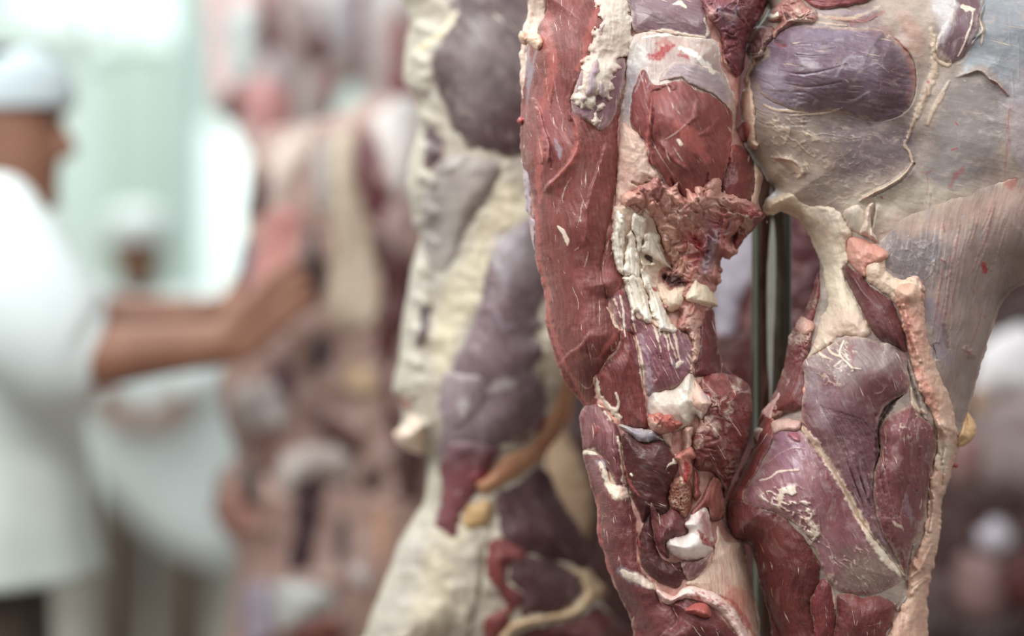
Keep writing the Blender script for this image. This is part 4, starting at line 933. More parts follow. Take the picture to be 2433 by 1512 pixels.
for z, c, fd, am in (('p: 1950,285 2060,290 2150,262 2170,330 2152,400 2080,440 2000,410 1940,340', (108, 92, 100), 42, .8), ('p: 1795,290 1900,300 1980,345 1960,430 1880,445 1820,405', (152, 132, 116), 34, .6),
        ('p: 1990,470 2100,440 2220,425 2310,450 2230,505 2100,545 2020,535', (204, 190, 170), 34, .75), ('p: 2060,560 2150,510 2290,470 2433,420 2433,520 2250,560 2120,600', (190, 154, 138), 34, .6),
        ('p: 2250,195 2325,168 2395,215 2412,320 2345,400 2270,450 2200,420 2205,330 2235,250', (132, 122, 119), 26, .95), ('p: 2335,-60 2620,-60 2620,260 2420,250 2392,205 2330,160 2288,176 2308,110 2338,40', (142, 146, 152), 12, .95),
        ('p: 2240,570 2433,490 2560,500 2433,690 2330,800 2290,960 2250,900 2200,700', (152, 128, 122), 50, .6), ('p: 2110,575 2180,555 2245,600 2215,680 2155,675 2100,625', (106, 98, 100), 26, .9),
        ('p: 2395,200 2470,150 2480,420 2400,360', (176, 162, 166), 20, .7), ('p: 1785,150 1870,180 1905,262 1815,252', (156, 144, 156), 26, .75), ('p: 2085,110 2165,165 2172,265 2080,275', (86, 60, 66), 36, .7),  # pale zone left on the purple bulge: bluish sheen put into the tint
        ('p: 1900,60 1990,60 2060,90 1960,110', (150, 140, 158), 20, .4), ('p: 2090,-30 2200,-30 2225,100 2235,200 2195,310 2160,250 2160,140 2100,70', (182, 162, 148), 22, .8), ('p: 2130,30 2180,60 2200,140 2160,120', (186, 140, 122), 18, .6),
        ('p: 2215,0 2265,-40 2270,40 2240,100 2225,60', (204, 196, 196), 14, .9), ('p: 1770,360 1850,370 1900,430 1930,500 1850,450', (196, 176, 158), 24, .8), ('p: 2030,30 2110,60 2150,110 2080,80', (150, 110, 104), 20, .7),
        ('p: 2200,700 2240,760 2260,860 2230,850', (140, 128, 140), 16, .7), ('p: 2010,20 2090,20 2080,70 1990,60', (118, 84, 86), 18, .7)):
    q.zone(z, c, fd, am, ('membrane', 'muscle'))
for z, c, fd, am in (('p: 1930,840 2000,810 2080,820 2140,860 2060,900 1960,900', (158, 140, 136), 30, .75), ('p: 1920,900 1970,930 1960,1000 1915,960', (156, 138, 144), 22, .6), ('p: 2060,900 2140,890 2140,930 2080,980 2040,960', (122, 68, 72), 24, .7),
        ('p: 2000,960 2080,1000 2080,1100 2030,1120', (108, 70, 80), 24, .5), ('p: 2020,1300 2120,1320 2130,1400 2030,1410 1990,1360', (142, 120, 108), 26, .85), ('p: 1850,1020 1920,1060 1900,1120 1830,1120', (160, 122, 140), 24, .6),
        ('p: 1960,1130 2020,1200 2010,1290 1960,1220', (128, 70, 76), 22, .7)):
    q.zone(z, c, fd, am, ('muscle',))
for z, c, fd, am in (('p: 1930,600 1990,590 1990,680 1960,760 1930,700', (226, 212, 188), 20, .7), ('p: 1940,760 2030,740 2060,800 1960,820', (206, 172, 156), 22, .7), ('p: 1830,460 1880,480 1920,540 1880,520', (206, 180, 150), 16, .7), ('p: 1930,480 2000,500 1990,560 1950,540', (198, 184, 168), 20, .7),
        ('p: 2130,720 2180,740 2190,820 2160,860 2140,790', (214, 150, 134), 16, .8), ('p: 2170,880 2220,900 2230,990 2200,960', (218, 150, 134), 16, .8), ('p: 2220,1050 2260,1060 2250,1120 2225,1110', (226, 210, 186), 10, .8)):
    q.zone(z, c, fd, am, ('fat',))
q.st('S', [10, 16, 14], .005, 'O: 1945,1310 1860,1215 1790,1145 1700,1090 1560,975 1420,1005 1210,1070', .0); q.st('S', [14, 22, 22, 14], .008, 'D: 880,1390 960,1340 1060,1290 1170,1220 1250,1120', .0)
q.st('S', [10, 16, 12], .004, 'D: 1020,845 1140,812 1232,740 1275,600 1262,430 1200,330 1082,232', .0); q.st('F', [14, 26, 18], .003, 'D: 300,1100 400,1120 460,1180 470,1215', .8); q.st('S', [10, 16, 10], .004, 'D: 480,1220 470,1160 400,1105 270,1085', 0)
q.st('S', [10, 18, 14], .006, 'E: 1000,285 960,230 985,120 1000,0', .0); q.st('S', [8, 14, 8], .005, 'O: 1640,20 1560,260 1600,420 1500,540 1380,720', 0)
# the parts ------------------------------------------------------------
q.body('membrane', (168, 150, 138), (138, 122, 114), 'veil', ang=12, s=2.2, blotch=1.5, fat='tan', lump=(.0016, 60), fibre=.6, across=300., along=40., film=.5)
q.patch('membrane', 'p: 2060,600 2140,520 2250,470 2340,440 2433,420 2580,380 2580,640 2433,676 2386,712 2364,768 2346,822 2326,886 2314,935 2305,965 2290,1010 2262,1000 2236,890 2196,740 2130,660', (170, 150, 138), (140, 121, 114), 'veil', ang=103, bulge=.004, Rp=90, lift=-.013, sink=0, Re=60, rim=('F', 1, .0), fat='memb', fibre=.9, across=320., along=26., film=.5, blotch=1.4)
q.patch('muscle', 'N: 480,700 620,590 650,560 880,390 1200,400 1700,410 2300,450 2420,560 D: 1080,232 1200,330 1262,430 1272,600 1232,740 1140,812 1020,842 900,832 780,792 640,775 480,775 400,752 250,692 160,600 115,520 122,450 200,402 235,360',
        (126, 106, 118), (90, 66, 74), 'veil', ang=8, bulge=.022, Rp=120, lift=.006, Re=10, rim=('F', 14, .55), across=340., along=60., fat='tan', coat=.2, label='dark purple bulging muscle')
q.patch('muscle', 'D: 450,-60 1010,-60 960,0 900,22 760,52 600,62 520,22', (160, 88, 86), (120, 60, 66), 'muscle', ang=0, bulge=.014, Rp=50, lift=.010)
q.patch('muscle', 'D: 1540,-60 1740,-60 1722,110 1700,240 1620,370 1560,430 1480,440 1410,380 1405,260 1480,140 1520,60', (112, 84, 90), (92, 66, 72), 'veil', bulge=.002, Rp=30, lift=.003, label='dark maroon slot')
q.net('F', 'D: 1420,150 1560,60 1660,60 1640,180 1600,320 1540,430 1440,420 1400,330', 20, .70, .003, .9, 60, 1.6, 8)
q.patch('torn_fat', 'D: 250,150 270,60 330,20 420,-60 480,0 520,40 580,70 590,130 560,160 450,165 330,220 290,270 270,220 330,150', (190, 140, 126), (150, 90, 88), 'crumb', bulge=.010, Rp=36, lift=.012, lump=(.006, 22))
q.patch('bone', 'D: 248,120 265,92 320,68 335,95 325,128 275,145', (240, 230, 208), None, 'bone', bulge=.008, Rp=12, lift=.020, label='small white bone tip')
q.patch('torn_fat', 'D: 100,330 120,230 180,180 270,180 290,250 230,330 200,400 150,420 110,400', (150, 112, 106), (100, 52, 54), 'crumb', bulge=.004, Rp=26, lift=.002)
q.net('F', 'D: 110,250 250,200 230,340 120,370', 9, .72, .002, .9, 35, 3.)
q.patch('fat', 'D: 128,395 165,430 125,520 130,600 150,690 160,800 165,960 190,1000 170,1030 120,1030 95,980 110,900 75,830 60,780 65,640 85,600 78,540 100,470', (216, 186, 162), (196, 156, 138), 'fat', ang=88, bulge=.006, Rp=14, lift=.008)
q.patch('torn_fat', 'D: 0,945 60,850 100,840 130,900 110,960 70,1000 35,1000', (182, 112, 106), (150, 84, 82), 'fat', bulge=.004, Rp=14, lift=.010)
# hip: cream fat sheet
q.patch('fat', 'E: 215,25 260,-30 390,-65 520,20 700,40 800,150 830,220 790,300 800,400 770,470 800,580 870,700 930,830 960,920 900,945 760,930 640,1010 490,1105 560,985 600,830 655,700 640,560 625,460 590,360 540,250 490,170 425,100 340,72 255,100 240,150 228,90',
        (222, 206, 182), (198, 172, 152), 'fat', ang=70, bulge=.010, Rp=70, lift=.008, Re=10, jit=2.5, fat='cream', lump=(.0026, 34), label='cream fat sheet')
q.net('B', 'E: 640,760 800,780 820,900 650,950', 13, .80, .0, .3, 70, 2.); q.st('G', [2, 3, 2], .002, 'E: 660,590 740,620 790,640', .35); q.st('F', [4, 8, 4], .001, 'E: 580,260 600,300 590,330')
q.patch('membrane', 'E: 770,60 870,20 930,90 960,200 880,230 800,170', (168, 150, 138), (140, 122, 116), 'veil', bulge=.004, Rp=30, lift=.006, fibre=.3)
q.patch('fat', 'E: 930,20 985,0 960,110 985,200 1010,260 985,280 930,240 880,215 900,150', (214, 190, 172), None, 'fat', bulge=.006, Rp=16, lift=.010)
q.patch('fat', 'E: 920,430 1000,360 1070,350 1060,440 1090,500 1180,530 1280,520 1330,600 1290,700 1160,720 1050,640 960,570 915,520', (214, 192, 168), (190, 160, 140), 'fat', bulge=.008, Rp=36, lift=.010, jit=3)
q.patch('torn_fat', 'E: 795,260 850,245 920,262 1010,300 1070,345 1075,380 1035,420 935,440 925,520 885,500 850,470 800,400', (212, 164, 146), (184, 120, 106), 'fat', bulge=.008, Rp=36, lift=.014)
q.st('B', [8, 14, 6], .0, 'E: 830,440 870,430 880,460', .5); q.st('B', [4, 7, 4], .0, 'E: 1010,380 1020,430', .7)
q.patch('muscle', 'E: 780,412 800,440 835,470 880,485 915,530 950,580 1040,635 1110,690 1150,800 1185,870 1205,1000 1195,1038 1080,1000 985,925 930,835 870,700 805,590 772,490', (118, 66, 66), (88, 44, 46), 'muscle', ang=58, bulge=.014, Rp=40, lift=.014, Re=9, fleck=0, coat=.25, label='small dark spindle muscle')
q.patch('muscle', 'p: 1944,645 1950,690 1934,760 1924,835 1900,900 1884,965 1835,1000 1815,985 1858,892 1872,812 1893,768 1912,741 1930,695', (132, 64, 62), (92, 40, 42), 'crumb', ang=70, bulge=.008, Rp=24, lift=.004, fibre=.8, lump=(.004, 20))
q.patch('cartilage', 'T: 745,830 770,760 810,745 865,790 875,840 830,885 785,885', (206, 162, 148), (184, 132, 120), 'bone', bulge=.008, Rp=16, lift=.010, label='round cartilage knob')
q.patch('muscle', 'E: 445,1105 515,1110 520,1250 500,1400 470,1440 300,1450 320,1340 380,1230', (128, 66, 62), (100, 48, 48), 'muscle', ang=110, bulge=.010, Rp=30, lift=.010)
q.patch('fat', 'E: 550,1110 575,1180 535,1290 515,1400 520,1512 490,1512 495,1380 485,1300 510,1200', (214, 158, 140), (190, 110, 98), 'fat', bulge=.004, Rp=10, lift=.016)
q.patch('fat', 'E: 195,1500 215,1440 290,1360 330,1300 320,1360 290,1420 270,1512', (208, 168, 160), (180, 120, 118), 'fat', bulge=.006, Rp=12, lift=.012)
# big lower muscles
q.patch('muscle', 'p: 1904,862 1960,828 2008,800 2077,807 2146,832 2159,880 2160,930 2142,940 2103,968 2086,1012 2090,1068 2078,1125 2086,1180 2105,1260 2152,1362 2138,1366 2100,1312 2060,1262 2000,1150 1960,1080 1908,1030 1903,960 1912,900',
        (134, 100, 104), (108, 68, 72), 'veil', ang=64, bulge=.018, Rp=90, lift=.010, Re=9, fleck=.3, across=420., label='fan shaped purple muscle')
q.patch('muscle', 'p: 2098,1002 2118,982 2148,968 2168,950 2184,985 2206,1000 2226,1035 2226,1070 2212,1130 2205,1190 2195,1250 2170,1300 2160,1340 2147,1366 2120,1312 2086,1240 2074,1180 2076,1128 2092,1072 2086,1032',
        (132, 84, 86), (104, 56, 58), 'veil', ang=84, bulge=.020, Rp=60, lift=.014, Re=12, across=380.)
q.patch('muscle', 'F: 395,105 470,60 560,105 640,200 780,370 870,520 950,680 1010,770 1200,1010 1262,1095 1205,1185 1000,1240 850,1218 785,1165 740,1125 700,1000 660,900 560,780 430,690 300,650 185,605 200,520 295,370 372,225',
        (152, 108, 112), (120, 76, 80), 'veil', ang=62, bulge=.012, Rp=90, lift=.012, across=420., coat=.25, label='lilac pink sheathed muscle')
q.patch('muscle', 'F: 318,0 390,40 402,95 372,225 295,372 200,520 186,605 90,605 78,575 170,400 250,230 270,120', (158, 84, 76), (118, 56, 54), 'muscle', ang=115, bulge=.008, Rp=40, lift=.006)
q.patch('fat', 'F: 380,60 480,40 580,60 560,120 450,130 390,140', (204, 170, 156), (180, 136, 132), 'fat', bulge=.005, Rp=20, lift=.020)
q.patch('cartilage', 'F: 258,135 285,105 330,110 300,160 285,200 265,170', (204, 170, 158), None, 'bone', bulge=.004, Rp=10, lift=.008)
q.patch('muscle', 'F: 72,640 90,595 190,600 320,650 430,690 560,800 640,900 695,995 710,1100 695,1180 645,1290 660,1400 685,1512 690,1640 430,1640 358,1352 300,1150 258,980 230,900 150,870 108,862 72,760',
        (116, 56, 53), (88, 38, 37), 'muscle', ang=76, bulge=.014, Rp=100, lift=.006, Re=14, across=420., fleck=.1, label='flat deep red cut face')
q.patch('muscle', 'F: 700,1150 742,1128 788,1165 803,1250 812,1400 802,1640 690,1640 655,1390 637,1275', (136, 66, 66), (104, 46, 48), 'muscle', ang=88, bulge=.010, Rp=30, lift=.014)
q.patch('muscle', 'F: 845,1218 920,1222 1000,1250 1100,1232 1185,1272 1228,1300 1205,1400 1155,1500 1130,1640 800,1640 820,1350 812,1255', (128, 68, 66), (104, 50, 50), 'cut', ang=88, bulge=.012, Rp=50, lift=.010, Re=10)
q.patch('fat', 'p: 2122,690 2160,670 2195,700 2200,780 2230,880 2262,960 2278,1050 2268,1100 2240,1190 2232,1270 2220,1340 2206,1402 2204,1500 2200,1600 2095,1600 2112,1500 2150,1420 2160,1345 2182,1300 2202,1230 2212,1140 2228,1062 2214,985 2182,930 2166,870 2150,800 2138,750',
        (216, 182, 160), (194, 146, 128), 'fat', ang=100, bulge=.012, Rp=36, lift=.012, jit=2.5, lump=(.0036, 26), label='pink-cream fat strip')
q.patch('fat', 'F: 1700,0 1752,70 1762,120 1735,185 1650,235 1630,200 1660,120 1680,60', (222, 184, 140), (206, 160, 116), 'fat', bulge=.008, Rp=20, lift=.006, label='yellowish fat tab')
q.patch('muscle', 'F: 1605,365 1620,350 1640,355 1625,375', (150, 70, 70), None, 'fat', bulge=.004, Rp=6, lift=.004)
# ---------------------------------------------------------------- steel pole between the near quarters
def tube_rows(name, pts, rad, mat, parent=None, seg=32):
    bm = bmesh.new(); rings = []
    for (p, r) in zip(pts, rad):
        rings.append([bm.verts.new((p[0] + r * math.cos(2 * math.pi * k / seg), p[1] + r * math.sin(2 * math.pi * k / seg), p[2])) for k in range(seg)])
    for a, b in zip(rings, rings[1:]):
        for k in range(seg): bm.faces.new((a[k], a[(k + 1) % seg], b[(k + 1) % seg], b[k]))
    bm.faces.new(rings[0][::-1]); bm.faces.new(rings[-1])
    me = bpy.data.meshes.new(name); bm.to_mesh(me); bm.free()
    for f in me.polygons: f.use_smooth = len(f.vertices) == 4
    me.materials.append(mat)
    o = bpy.data.objects.new(name, me); C.objects.link(o); o.parent = parent
    return o


POLE = plain('polished_steel', (136, 132, 123), (126, 122, 113), rough=0.11, metal=1.0, scale=40.0)
px_, py_, pz_ = at(1833, 700, 2.575)
pole = tube_rows('steel_pole', [(px_, py_, 0.0), (px_, py_, 0.010), (px_, py_, 0.012), (px_, py_, 0.0125), (px_, py_, .03), (px_, py_, 1.0), (px_, py_, 2.0), (px_, py_, 2.59), (px_, py_, 2.6)], [.09, .09, .088, .023, .0215, .0214, .0213, .0212, .0212], POLE)
tag(pole, 'upright polished steel pole between the two sharp beef quarters', 'pole')

# ---------------------------------------------------------------- second row: slightly blurred quarter left of the sharp one
SQ = Meat('hanging_beef_quarter', 'blurred beef quarter with knobbly cream fat edge and mauve muscle, behind the long red muscle', 'meat', 2.89,
          'p: 965,-60 962,20 968,60 958,110 953,193 979,241 989,310 969,378 962,447 975,510 978,538 993,566 975,624 963,700 950,772 942,851 928,927 944,950 950,996 938,1033 956,1068 1005,1080 1009,1138 1002,1191 '
          '980,1226 945,1286 917,1360 886,1437 861,1512 845,1600 1530,1600 1500,1512 1440,1440 1431,1410 1410,1360 1396,1318 1375,1261 1339,1198 1304,1149 1300,1085 1330,1030 1350,985 1366,934 1430,850 1440,500 1420,-60',
          T=.085, R=170, s=5, inset=5, jit=3)
q = SQ
q.bump(1200, 200, 150, 200, .02); q.bump(1180, 800, 120, 260, .015); q.bump(1040, 600, 30, 300, -.02)
q.st('G', [10, 22, 24, 10], .008, 'p: 1190,410 1130,500 1095,570 1065,635', .6, .8); q.st('F', [14, 20, 16], .004, 'G: 530,90 460,200 350,290 280,340')
q.st('M', [10, 22, 16], .0, 'H: 870,770 920,860 1000,850', .8, .8); q.st('M', [14, 24, 12], .0, 'H: 900,470 930,560 920,680', .6, .8); q.st('M', [40, 50, 30], .0, 'H: 860,330 900,260 960,330', .8)
q.st('F', [20, 40, 26], .002, 'H: 820,1310 900,1270 990,1260', .6, .9); q.st('F', [18, 26, 16], .002, 'H: 620,1400 660,1380 640,1480', .6, .9)
q.st('B', [12, 26, 14], .0, 'G: 180,600 220,660 250,710', .6); q.st('B', [10, 22, 10], .0, 'H: 200,1370 240,1380 260,1440', .8); q.st('B', [14, 26, 14], .002, 'I: 820,450 880,430 920,390', .6, .9)
q.st('D', [5, 10, 12, 8], -.004, 'I: 905,850 875,1000 855,1180 810,1380 770,1540', .6, .2); q.st('R', [12, 20, 12], .006, 'G: 420,1180 520,1150 600,1080')
for k in range(15):
    rr = random.Random(40 + k); y = 60 + k * 72; x = np.interp(y, [0, 200, 300, 450, 570, 700, 930, 1060], [985, 975, 1005, 990, 1000, 985, 950, 965])
    q.st('R', [24, 30], .010, 'p: %d,%d %d,%d' % (x + rr.random() * 20, y, x + 22 + rr.random() * 20, y + 14))
for z, c, fd, am in (('p: 1010,430 1100,400 1120,560 1050,680 1000,700 985,560', (158, 150, 142), 40, .7), ('p: 960,560 1020,560 1030,900 960,900', (190, 180, 168), 40, .6), ('p: 1200,420 1250,480 1240,560 1120,760 1060,900 1030,860 1060,700 1130,560', (220, 204, 174), 30, .8),
        ('p: 1010,60 1060,100 1040,250 1000,220', (200, 192, 182), 24, .6), ('p: 1020,1300 1090,1260 1070,1512 980,1512', (226, 206, 176), 40, .6), ('p: 960,1290 1010,1270 940,1500 890,1512', (190, 180, 172), 30, .7), ('p: 1270,780 1340,750 1360,900 1290,900', (228, 214, 192), 20, .8)):
    q.zone(z, c, fd, am, ('fat_cover',))
for z, c, fd, am in (('p: 1060,100 1180,60 1160,240 1080,260', (134, 120, 118), 40, .7), ('p: 1180,300 1240,260 1240,370 1180,370', (78, 52, 56), 36, .7), ('p: 1180,540 1250,520 1270,600 1190,680', (164, 156, 160), 34, .7), ('p: 1120,760 1200,700 1240,860 1150,960', (134, 108, 116), 40, .5), ('p: 1060,960 1180,940 1160,1080 1060,1080', (150, 130, 138), 34, .6)):
    q.zone(z, c, fd, am, ('muscle',))
q.body('fat_cover', (196, 186, 168), (162, 150, 138), 'fat', s=5, film=.4, fat='yellow', lump=(.006, 40))
q.patch('muscle', 'G: 560,-60 1600,-60 1600,900 1050,1060 900,1085 760,1045 620,1025 505,900 430,700 380,560 350,420 420,260 500,130', (100, 82, 82), (74, 58, 60), 'veil', ang=60, bulge=.012, Rp=100, lift=.01, blotch=1.6)
q.st('F', [30, 40, 20], .0, 'G: 640,440 720,420 800,470 900,720', .3, .9)
q.patch('muscle', 'G: 310,960 350,850 430,930 455,1000 430,1130 345,1185 300,1110', (98, 76, 82), (72, 50, 56), 'veil', bulge=.004, Rp=30)
q.patch('muscle', 'H: 330,760 345,680 410,700 425,820 400,930 340,1010 305,960', (96, 80, 84), (68, 56, 60), 'veil', bulge=.002, Rp=24)
q.patch('membrane', 'p: 1035,385 1080,366 1155,372 1190,392 1160,465 1110,525 1085,600 1060,640 1025,640 1000,560 1008,470', (166, 156, 148), (138, 126, 122), 'fat', bulge=.010, Rp=50, lump=(.004, 40), fat='grey')
q.patch('muscle', 'p: 1258,520 1300,580 1330,640 1300,700 1278,752 1292,770 1270,800 1296,835 1272,880 1300,930 1290,1000 1240,1040 1200,1060 1150,1085 1090,1092 1050,1120 1040,1060 1060,960 1065,890 1110,790 1140,700 1152,640 1175,590 1215,545',
        (138, 118, 120), (108, 86, 90), 'veil', ang=70, bulge=.014, Rp=80, fat='grey', blotch=1.4)
q.patch('muscle', 'H: 480,1200 640,1180 800,1240 760,1420 600,1560 470,1480', (160, 142, 144), (132, 110, 116), 'veil', bulge=.004, Rp=60, fat='grey')
q.patch('muscle', 'I: 600,270 720,190 860,210 1000,230 1200,140 1300,10 1275,120 1150,210 1030,260 965,330 905,440 860,520 790,600 725,720 700,840 630,830 540,760 560,680 580,500 575,380', (136, 76, 80), (100, 50, 56), 'muscle', ang=130, bulge=.012, Rp=60)
q.patch('flap', 'p: 1366,895 1358,985 1325,1040 1285,1092 1245,1125 1200,1152 1150,1175 1132,1150 1165,1120 1205,1080 1255,1060 1300,1000 1322,930', (206, 158, 122), (176, 118, 92), 'fat', ang=130, bulge=.008, Rp=26, label='tan edge flap')
q.patch('muscle', 'I: 960,560 1130,460 1235,370 1310,410 1420,610 1540,810 1595,1000 1540,1070 1400,1015 1200,970 1050,905 985,790', (94, 58, 62), (68, 40, 44), 'muscle', ang=60, bulge=.012, Rp=80)
q.patch('muscle', 'I: 930,850 1060,880 1170,960 1150,1050 1060,1030 1050,1140 1130,1220 1140,1300 1060,1370 1020,1600 880,1600 880,1380 1030,1320 960,1200 895,1080', (146, 74, 72), (108, 48, 50), 'muscle', bulge=.012, Rp=40)
q.patch('muscle', 'I: 1060,1040 1180,970 1400,1020 1530,1090 1560,1200 1450,1330 1250,1380 1130,1370 1150,1240 1060,1140', (104, 72, 74), (78, 48, 52), 'muscle', bulge=.008, Rp=70)
q.patch('fat', 'I: 1340,990 1480,1050 1590,1080 1690,1200 1620,1290 1480,1400 1300,1420 1120,1480 1000,1600 990,1500 1100,1400 1300,1370 1450,1330 1560,1220 1500,1110', (214, 190, 154), (190, 150, 118), 'fat', ang=150, bulge=.010, Rp=22)
q.patch('muscle', 'I: 1120,1512 1300,1430 1480,1410 1640,1300 1800,1420 1960,1640 1100,1640', (100, 44, 42), (60, 26, 28), 'muscle', bulge=.008, Rp=60)
q.patch('fat', 'I: 760,640 850,590 920,600 950,680 900,760 780,800 730,740', (206, 172, 122), (170, 128, 92), 'fat', bulge=.010, Rp=26)
q.patch('torn_fat', 'I: 270,150 330,90 400,20 470,80 480,200 460,275 380,270 320,230', (238, 216, 196), (220, 184, 164), 'fat', bulge=.016, Rp=26)

# ---------------------------------------------------------------- quarter glimpsed behind the pole
BQ = Meat('hanging_beef_quarter', 'dim beef quarter glimpsed behind the steel pole, with a bluish fat streak', 'meat', 3.05,
          'p: 1560,-60 2060,-60 2050,500 2040,900 2000,1250 1960,1600 1640,1600 1600,1200 1560,700', T=.06, R=140, s=7, jit=3)
q = BQ
q.body('lean', (110, 62, 62), (66, 34, 38), 'muscle', s=7, fat='pink')
q.patch('fat', 'p: 1690,560 1750,530 1800,540 1796,640 1760,720 1748,790 1700,815 1690,740', (196, 188, 198), (150, 136, 150), 'fat', ang=110, bulge=.008, Rp=30, fat='grey')
q.patch('muscle', 'p: 1690,800 1740,800 1780,700 1840,640 1840,1000 1690,1000', (96, 46, 46), (58, 30, 32), 'crumb', bulge=.010, Rp=60, lump=(.012, 40), fat='pink')
q.patch('muscle', 'p: 1870,500 1960,500 1970,700 1930,760 1870,780', (104, 58, 64), (62, 32, 38), 'crumb', bulge=.012, Rp=50, lump=(.014, 36), fat='pink')
q.patch('fat', 'p: 1872,770 1890,740 1905,745 1900,770 1890,800 1880,830 1870,820', (196, 176, 162), None, 'fat', bulge=.008, Rp=16)

# ---------------------------------------------------------------- dark quarter low between the second row and the sharp one
DQ = Meat('hanging_beef_quarter', 'shadowy tan-streaked beef quarter low in the gap beside the long red muscle', 'meat', 3.25,
          'p: 1180,860 1300,820 1480,830 1620,900 1640,1200 1640,1600 1380,1600 1300,1500 1220,1200', T=.06, R=120, s=8, jit=3)
q = DQ
q.body('lean', (88, 56, 54), (52, 32, 32), 'muscle', s=8)
q.patch('fat', 'p: 1290,960 1330,1000 1390,1110 1410,1180 1405,1260 1380,1290 1340,1210 1300,1140', (188, 160, 132), (150, 122, 102), 'fat', bulge=.006, Rp=40)
q.patch('muscle', 'p: 1320,900 1400,900 1400,1040 1360,1040 1310,960', (104, 86, 86), (72, 56, 58), 'veil', bulge=.004, Rp=40)

# ---------------------------------------------------------------- third row: the carcass being handled
TQ = Meat('hanging_beef_carcass', 'large out of focus beef carcass that the man in white grips with both hands', 'meat', 3.98,
          'p: 650,300 720,290 800,268 870,232 940,225 1000,260 1080,330 1120,500 1120,900 1100,1300 1060,1600 520,1600 535,1512 545,1440 556,1330 541,1274 505,1193 520,1120 555,1077 531,1002 516,926 525,860 540,760 540,714 560,653 576,578 586,477 591,400 610,340',
          T=.12, R=180, Tb=.07, s=7, jit=5, inset=4)
q = TQ
q.bump(640, 480, 60, 150, .02); q.bump(850, 560, 60, 200, -.02); q.bump(790, 1180, 60, 90, -.02)
q.body('connective_tissue', (172, 142, 130), (128, 96, 90), 'fat', s=7, lump=(.014, 60))
for a, c in (('J: 330,850 400,790 410,900 370,1010 290,1020 300,930', (89, 46, 49)), ('J: 280,1130 340,1180 310,1300 245,1330', (125, 106, 121)), ('J: 250,1300 300,1330 310,1430 200,1440', (102, 54, 52)),
             ('J: 420,700 600,600 580,760 490,900 500,1100 560,1250 480,1100 400,1000 400,850', (196, 174, 163)), ('J: 400,1000 570,1000 540,1250 460,1420 320,1430 310,1290', (189, 130, 123)),
             ('J: 570,1060 655,1150 665,1350 640,1450 470,1440 530,1250', (78, 59, 59)), ('J: 630,680 695,660 695,1000 640,990 600,850', (167, 158, 152)),
             ('J: 700,640 800,615 805,800 850,1000 890,1200 920,1400 900,1540 700,1540 680,1250 690,900', (195, 176, 154)),
             ('J: 850,600 905,700 955,850 965,1000 925,1090 870,1030 815,880 790,740', (116, 62, 68)), ('J: 880,560 960,480 1100,480 1080,800 1010,950 955,820 920,700', (206, 195, 191)),
             ('J: 930,990 1060,950 1080,1100 1010,1210 920,1090', (163, 134, 130)), ('J: 880,1070 1000,1180 1090,1240 1080,1520 K: 930,1520', (88, 40, 43))):
    a = a.replace('K: 930,1520', '920,1560 925,1380')
    q.patch('muscle' if c[1] < 100 else 'fat', a, c, None, 'muscle' if c[1] < 130 else 'fat', ang=95, bulge=.014, Rp=50, jit=3, lump=(.006, 50))
for a, c in (('Q: 880,-20 1060,-20 1010,200 985,360 1030,500 985,610 930,410 925,250', (89, 38, 41)), ('Q: 250,330 450,300 485,450 450,545 300,565 235,450', (189, 178, 174)), ('Q: 400,200 490,220 505,390 435,345', (126, 84, 96)),
             ('Q: 600,110 685,140 650,270 595,250', (78, 70, 78)), ('Q: 770,210 885,250 910,370 820,390 755,330', (200, 171, 139)), ('Q: 590,440 760,510 830,650 740,645 640,565', (105, 62, 57)),
             ('Q: 430,700 560,615 765,635 785,790 640,765 560,795 480,860', (191, 178, 171)), ('Q: 530,800 640,785 670,900 625,1060 575,1190 490,1210 500,1050', (67, 36, 49)),
             ('Q: 420,1270 600,1245 730,1300 620,1430 450,1490', (191, 189, 185)), ('Q: 130,900 240,790 335,930 345,1030 240,1065 165,1000', (178, 130, 117)), ('Q: 265,690 345,755 335,880 265,895', (65, 51, 46)),
             ('Q: 290,555 425,555 405,725 340,735', (154, 112, 104)), ('Q: 275,1285 405,1275 405,1540 265,1540', (158, 145, 156)), ('Q: 885,900 985,890 1000,1080 920,1210 880,1100', (189, 147, 126)),
             ('Q: 760,1160 875,1195 865,1310 775,1275', (207, 195, 189)), ('Q: 835,730 925,735 905,810 835,810', (64, 49, 46)), ('Q: 515,1465 725,1430 725,1560 510,1560', (140, 75, 65)), ('Q: 980,600 1130,620 1100,860 1000,840', (94, 60, 57)),
             ('Q: 700,1000 760,960 770,1150 710,1200', (96, 78, 76))):
    q.patch('muscle' if c[1] < 110 else 'fat', a, c, None, 'muscle' if c[1] < 130 else 'fat', ang=100, bulge=.016, Rp=50, jit=4, lump=(.008, 50))
q.st('D', [20, 40, 20], -.02, 'Q: 860,720 890,760 860,790', .5)

